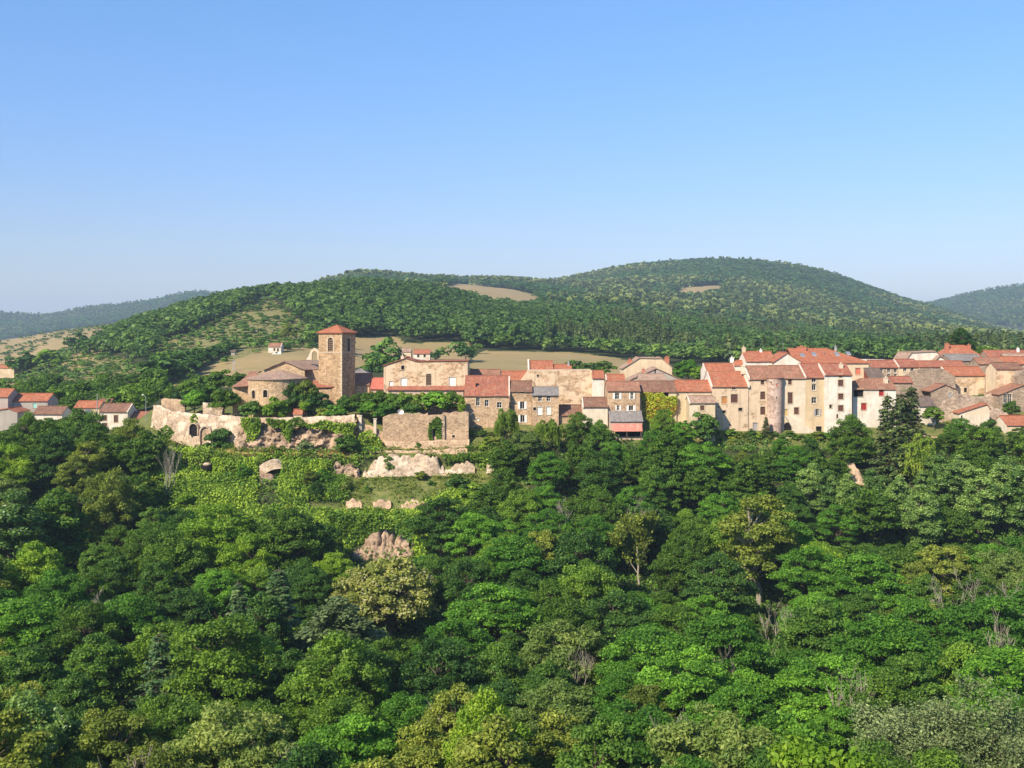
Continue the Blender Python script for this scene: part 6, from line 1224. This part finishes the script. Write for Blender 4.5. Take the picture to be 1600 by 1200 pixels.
def forest():
    rs = random.Random(21); placed = [(x, y, r * .8) for x, y, r, _, _ in TREES if y < 300]; n = 0; out = []
    cand = []
    for _ in range(11000):
        Yd = 66 + 219 * rs.random() ** .8; px = rs.uniform(-40, 1640); cand.append(((px - 800) / F * Yd, Yd, px))
    for x, Yd, px in cand:
        gz = float(ground(x, Yd)); gpy = HZ - F * gz / Yd
        if Yd > 198 and 240 < px < 700 and gpy < 880: continue
        if 515 < px < 660 and 196 < Yd: continue
        if Yd > 206 and 640 <= px < 775 and gpy < 815: continue
        if Yd > 242 and px > 232: continue
        if Yd > 238 and 775 < px < 820: continue
        if 1308 < px < 1352 and Yd > 218: continue
        lim = float(np.interp(px, LIM[:, 0], LIM[:, 1])) + rs.uniform(0, 20); zmax = (HZ - lim) / F * Yd
        for a, b, c, d in PROT:
            if Yd < d and a < px < b: zmax = min(zmax, (HZ - c) / F * Yd)
        H = rs.uniform(9.5, 15) if Yd < 200 else rs.uniform(8, 13)
        if Yd < 95: H = min(H, rs.uniform(8, 11))
        H = min(H, zmax - gz)
        if H < 3.4 or HZ - F * (gz + H) / Yd > 1185: continue
        f = float(fbm(x / 26, Yd / 26, 3.3, 3)) + rs.uniform(-.10, .10)
        sp = ('ash', 'oak', 'oak', 'locust', 'locust', 'ash', 'willow', 'olive')[min(7, max(0, int((f - .30) / .40 * 8)))]
        if sp == 'willow' and rs.random() < .6: sp = 'oak'
        if px > 1250 and 700 < gpy < 900 and rs.random() < .3: sp = 'poplar'
        if 950 < px and Yd < 170 and rs.random() < .45: sp = 'locust'
        w = rs.uniform(.95, 1.25) * (1.3 if H < 6 else 1.0); r = H * w * {'olive': .27, 'poplar': .2}.get(sp, .37)
        if any((x - a) ** 2 + (Yd - b) ** 2 < (.84 * (r + c)) ** 2 for a, b, c in placed): continue
        placed.append((x, Yd, r)); m = sp
        q = rs.random()
        if q < .07: m = 'dark'
        elif q < .10 and sp in ('oak', 'ash'): m = 'bright'
        elif q < .22 and sp == 'oak': m = 'ash'
        out.append((r / Yd, x, Yd, px, gz, H, w, sp, m))
    out.sort(reverse=True); keep, rest = out[:FOREST_MAX], out[FOREST_MAX:]; zone = lambda px, y: next(s for fn, s in ZONES if fn(px, y))
    cnt = {}
    for _, x, Yd, px, gz, H, w, sp, m in keep:
        tpy = HZ - F * (gz + H) / Yd; k = (m, zone(px, tpy + 20)); cnt.setdefault(k, []).append((px, tpy, Yd, sp, m, w))
    for (m, z), L in cnt.items():
        for q in L:
            tree(*q[:5], w=q[5], label=KN[m] + ' ' + z, group=(KN[m] + 's ' + z) if len(L) > 1 else None)
    if rest:
        A = np.array([(x, Yd, gz - .05, H, w, 0.0) for _, x, Yd, px, gz, H, w, sp, m in rest]); mass('wooded_bank', A, [reduced(c, 3, 1.65) for c, _ in PROTO['oak'][:2] + PROTO['locust'][:2]], LM['oak'], 44)
    rs2 = np.random.RandomState(3); B = []   # the wood goes on to both sides
    for _ in range(1200):
        Yd = rs2.uniform(66, 238); px = rs2.uniform(-420, -60) if rs2.rand() < .5 else rs2.uniform(1660, 2020); x = (px - 800) / F * Yd
        if all((x - q[0]) ** 2 + (Yd - q[1]) ** 2 > 49 for q in B): B.append((x, Yd, float(ground(x, Yd)), min(rs2.uniform(9, 13), 60), rs2.uniform(.95, 1.2), 0.0))
    mass('wood_beyond', np.array(B), [reduced(c, 8, 2.5) for c, _ in PROTO['oak'][:2] + PROTO['ash'][:2]], LM['oak'], 45)
    print('forest trees', len(out), 'single', len(keep), 'all', len(TREES))
FOREST_MAX = 190
forest()
_ps = random.Random(8)
for k in range(12):   # thin bare trunks showing between the crowns
    x, y, Yd = _ps.choice([(430, 1120, 104), (1060, 1085, 112), (1030, 1100, 110), (1485, 880, 165), (205, 1130, 100), (165, 900, 160), (900, 985, 138), (1330, 1010, 122), (700, 1050, 118), (1560, 930, 142), (880, 760, 205), (1130, 990, 134), (30, 1000, 128), (1420, 890, 160), (620, 1130, 100), (770, 930, 150)][k:k + 1])
    P_(x, y, Yd, 'dead_tree', 'bare bleached branches poking out between the crowns of the gorge wood', None, w=.8, group='bare branches between the crowns', bark=BARKG, name='dead_tree', hmin=6)
BS = random.Random(77)
for k in range(34):
    x = BS.uniform(238, 505); gp = BS.uniform(722, 800); Yd = 240 - (gp - 706) * .42
    if 395 < x < 445 and gp < 770: continue
    sp = BS.choice(['bush', 'bush', 'garden_tree', 'olive']); h = BS.uniform(1.6, 4.2); gz = float(ground((x - 800) / F * Yd, Yd))
    P_(x, HZ - F * (gz + h) / Yd, Yd, sp, 'wild shrub scattered over the overgrown bank below the pale rampart', BS.choice(['olive', 'oak', 'ash', 'locust', 'dark', 'bright']), w=BS.uniform(.9, 1.4), group='wild shrubs on the bank below the rampart', name='shrub', cat='shrub')
for k in range(17):
    x = 1118 + k * 11.5 + BS.uniform(-4, 4); Yd = BS.uniform(245.2, 247.5); h = BS.uniform(.9, 2.2); gz = float(ground((x - 800) / F * Yd, Yd))
    P_(x, HZ - F * (gz + h) / Yd, Yd, 'bush', 'low garden bush along the foot of the tall pale row', BS.choice(['olive', 'oak', 'ash', 'locust', 'ivy']), w=BS.uniform(1.1, 1.7), group='garden bushes along the foot of the tall row', name='bush', cat='bush')
for k in range(14):
    x = 732 + k * 4.6 + BS.uniform(-3, 3); Yd = BS.uniform(239, 245.5); h = BS.uniform(.8, 2.0); gz = float(ground((x - 800) / F * Yd, Yd))
    P_(x, HZ - F * (gz + h) / Yd, Yd, 'bush', 'weedy bush on the grass between the ruin and the yellow-green tree', BS.choice(['olive', 'oak', 'ash', 'ivy']), w=BS.uniform(1.0, 1.6), group='weedy bushes right of the rampart ruin', name='bush', cat='bush')
# ---- undergrowth: leaves covering banks and the floor of the wood
def undergrowth():
    rs = np.random.RandomState(31); P, S = [], []
    # floor of the wood
    n = 26000; Yd = rs.uniform(52, 246, n); px = rs.uniform(-60, 1660, n); x = (px - 800) / F * Yd; z = ground(x, Yd); gpy = HZ - F * z / Yd
    k = np.ones(n, bool)
    for q in GRASSY + OCHRE: k &= ~(inpoly(px, gpy, q) & (Yd > 200))
    k &= ~((Yd > 240) & (px > 380) & (px < 760)); k &= ~((Yd > 236) & (px > 240) & (px <= 380))
    px, Yd, x, z = px[k], Yd[k], x[k], z[k]; h = fbm(x / 5, Yd / 5, 2.0, 3)
    def tufts(x, y, z, per, hgt, spread, size, tint=0.0):
        m = len(x); X = np.repeat(x, per) + rs.normal(0, spread, m * per); Yy = np.repeat(y, per) + rs.normal(0, spread, m * per); Zz = np.repeat(z, per) + np.repeat(hgt, per) * rs.rand(m * per) ** .7
        Pn = np.stack([X, Yy, Zz], 1); V, Q = leaf_quads(rs, Pn, unit(rs, len(Pn)) * .7 + [0, -.3, .7], size, 1.4)
        return V, Q, np.clip(np.repeat(rs.normal(.5, .2, m), per) + rs.normal(0, .12, m * per) + tint, 0, 1)
    V, Q, T = tufts(x, Yd, z, 9, .3 + 1.6 * h, .55, .42)
    tag(link('undergrowth', np_mesh('undergrowth', V, Q, T), LM['ash']), kind='stuff')
    # ivy and bramble banks below the rampart
    n = 16000; Yd = rs.uniform(204, 240, n); px = rs.uniform(232, 800, n); x = (px - 800) / F * Yd; z = ground(x, Yd); gpy = HZ - F * z / Yd; k = np.ones(n, bool)
    for q in GRASSY + OCHRE: k &= ~inpoly(px, gpy, q)
    k &= ~((gpy < 716) & (px > 365) & (px < 560)); k &= ~inpoly(px, gpy, [(398, 730), (440, 730), (440, 800), (398, 800)]); k &= ~inpoly(px, gpy, [(558, 710), (745, 710), (745, 745), (558, 748)]); k &= ~inpoly(px, gpy, [(230, 600), (380, 600), (380, 712), (290, 700), (230, 665)]); k &= ~inpoly(px, gpy, [(530, 905), (545, 860), (575, 832), (610, 828), (650, 845), (640, 905)])
    px, Yd, x, z = px[k], Yd[k], x[k], z[k]; h = fbm(x / 4, Yd / 4, 6.0, 3)
    V, Q, T = tufts(x, Yd, z, 11, .4 + 2.0 * (h ** 1.5) + .6 * (px < 520), .5, .36, .05)
    T = np.clip(T + np.repeat(fbm(x / 7, Yd / 7, 15.0, 3) - .5, 11) * 1.3, 0, 1)
    tag(link('ivy_bank', np_mesh('ivy_bank', V, Q, T), LM['ivy']), kind='stuff')
    # grass tufts and weeds of the terraces
    n = 9000; Yd = rs.uniform(222, 245, n); px = rs.uniform(300, 1300, n); x = (px - 800) / F * Yd; z = ground(x, Yd); gpy = HZ - F * z / Yd; k = np.zeros(n, bool)
    for q in GRASSY + OCHRE: k |= inpoly(px, gpy, q)
    x, Yd, z = x[k], Yd[k], z[k]; k = fbm(x / 3, Yd / 3, 4.0) > .45; x, Yd, z = x[k], Yd[k], z[k]
    B = np.concatenate(WALL_FEET); B = B[rs.rand(len(B)) < .75]; B2 = B[rs.randint(len(B), size=700)] + rs.normal(0, .5, (700, 3)) * [1, .3, 0]; B = np.concatenate([B, B2]); gz = np.maximum(ground(B[:, 0], B[:, 1] - .7), B[:, 2] - .3)
    x, Yd, z = np.concatenate([x, B[:, 0]]), np.concatenate([Yd, B[:, 1] - .7 - rs.rand(len(B)) * .5]), np.concatenate([z, gz])
    V, Q, T = tufts(x, Yd, z, 8, .25 + .9 * rs.rand(len(x)) ** 2, .32, .22)
    tag(link('grass_tufts', np_mesh('grass_tufts', V, Q, T), LM['olive']), kind='stuff')
undergrowth()
IV = [('ivy draped over the left end of the rocky crag below the dark round bush', [(376, 652), (408, 652), (410, 668), (402, 680), (396, 692), (388, 690), (384, 675), (378, 664)], 241.2, 1500), ('ivy hanging over the middle of the crag under the garden shelter', [(416, 656), (470, 652), (478, 660), (462, 668), (452, 690), (444, 682), (440, 668), (425, 668)], 241.0, 1500),
      ('long curtain of ivy over the right half of the crag', [(476, 662), (500, 656), (554, 660), (556, 700), (540, 704), (534, 690), (538, 678), (520, 674), (500, 670), (480, 668)], 240.6, 2600), ('weeds growing on the stepped garden wall', [(562, 676), (580, 672), (598, 690), (598, 704), (575, 704), (560, 700)], 241.5, 900),
      ('ivy over the parapet top at the left end of the rampart', [(246, 676), (262, 664), (272, 672), (282, 690), (262, 700)], 252, 700), ('ivy covering the steep bank right of the broken vault', [(440, 722), (512, 716), (514, 770), (500, 800), (470, 800), (440, 780)], 234.0, 4200), ('hanging ivy along the bank top left of the broken vault', [(330, 716), (404, 714), (404, 745), (380, 760), (335, 740)], 235.0, 3000),
      ('ivy bank hanging beside the bare rock face', [(512, 806), (560, 800), (600, 806), (590, 830), (560, 850), (540, 870), (520, 850)], 212.5, 4200), ('ivy over the ground right of the terrace wall', [(690, 712), (770, 704), (830, 712), (830, 735), (775, 738), (760, 722), (730, 718), (702, 722)], 236.6, 2600)]
for k, (lab, poly, Yd, n) in enumerate(IV): ivy('ivy', lab, poly, Yd, n, 'ivy', .36, .9, 'ivy', seed=60 + k)
# ------------------------------------------------------------------ air
zs = float(GZ.min()); hb = MB(); hb.box(-20500, 20500, -260, 12400, min(zs, -60) - 1.0, 330.0)
ht = NT('hazy_air'); pv = ht.n('ShaderNodeVolumePrincipled'); ht.inp(pv, 'Color', (0.62, 0.81, 1.0)); ht.inp(pv, 'Density', 0.000115); ht.inp(pv, 'Anisotropy', 0.0)
ht.l(pv.outputs[0], ht.out.inputs['Volume'])
tag(hb.build('haze', ht.m), kind='stuff')
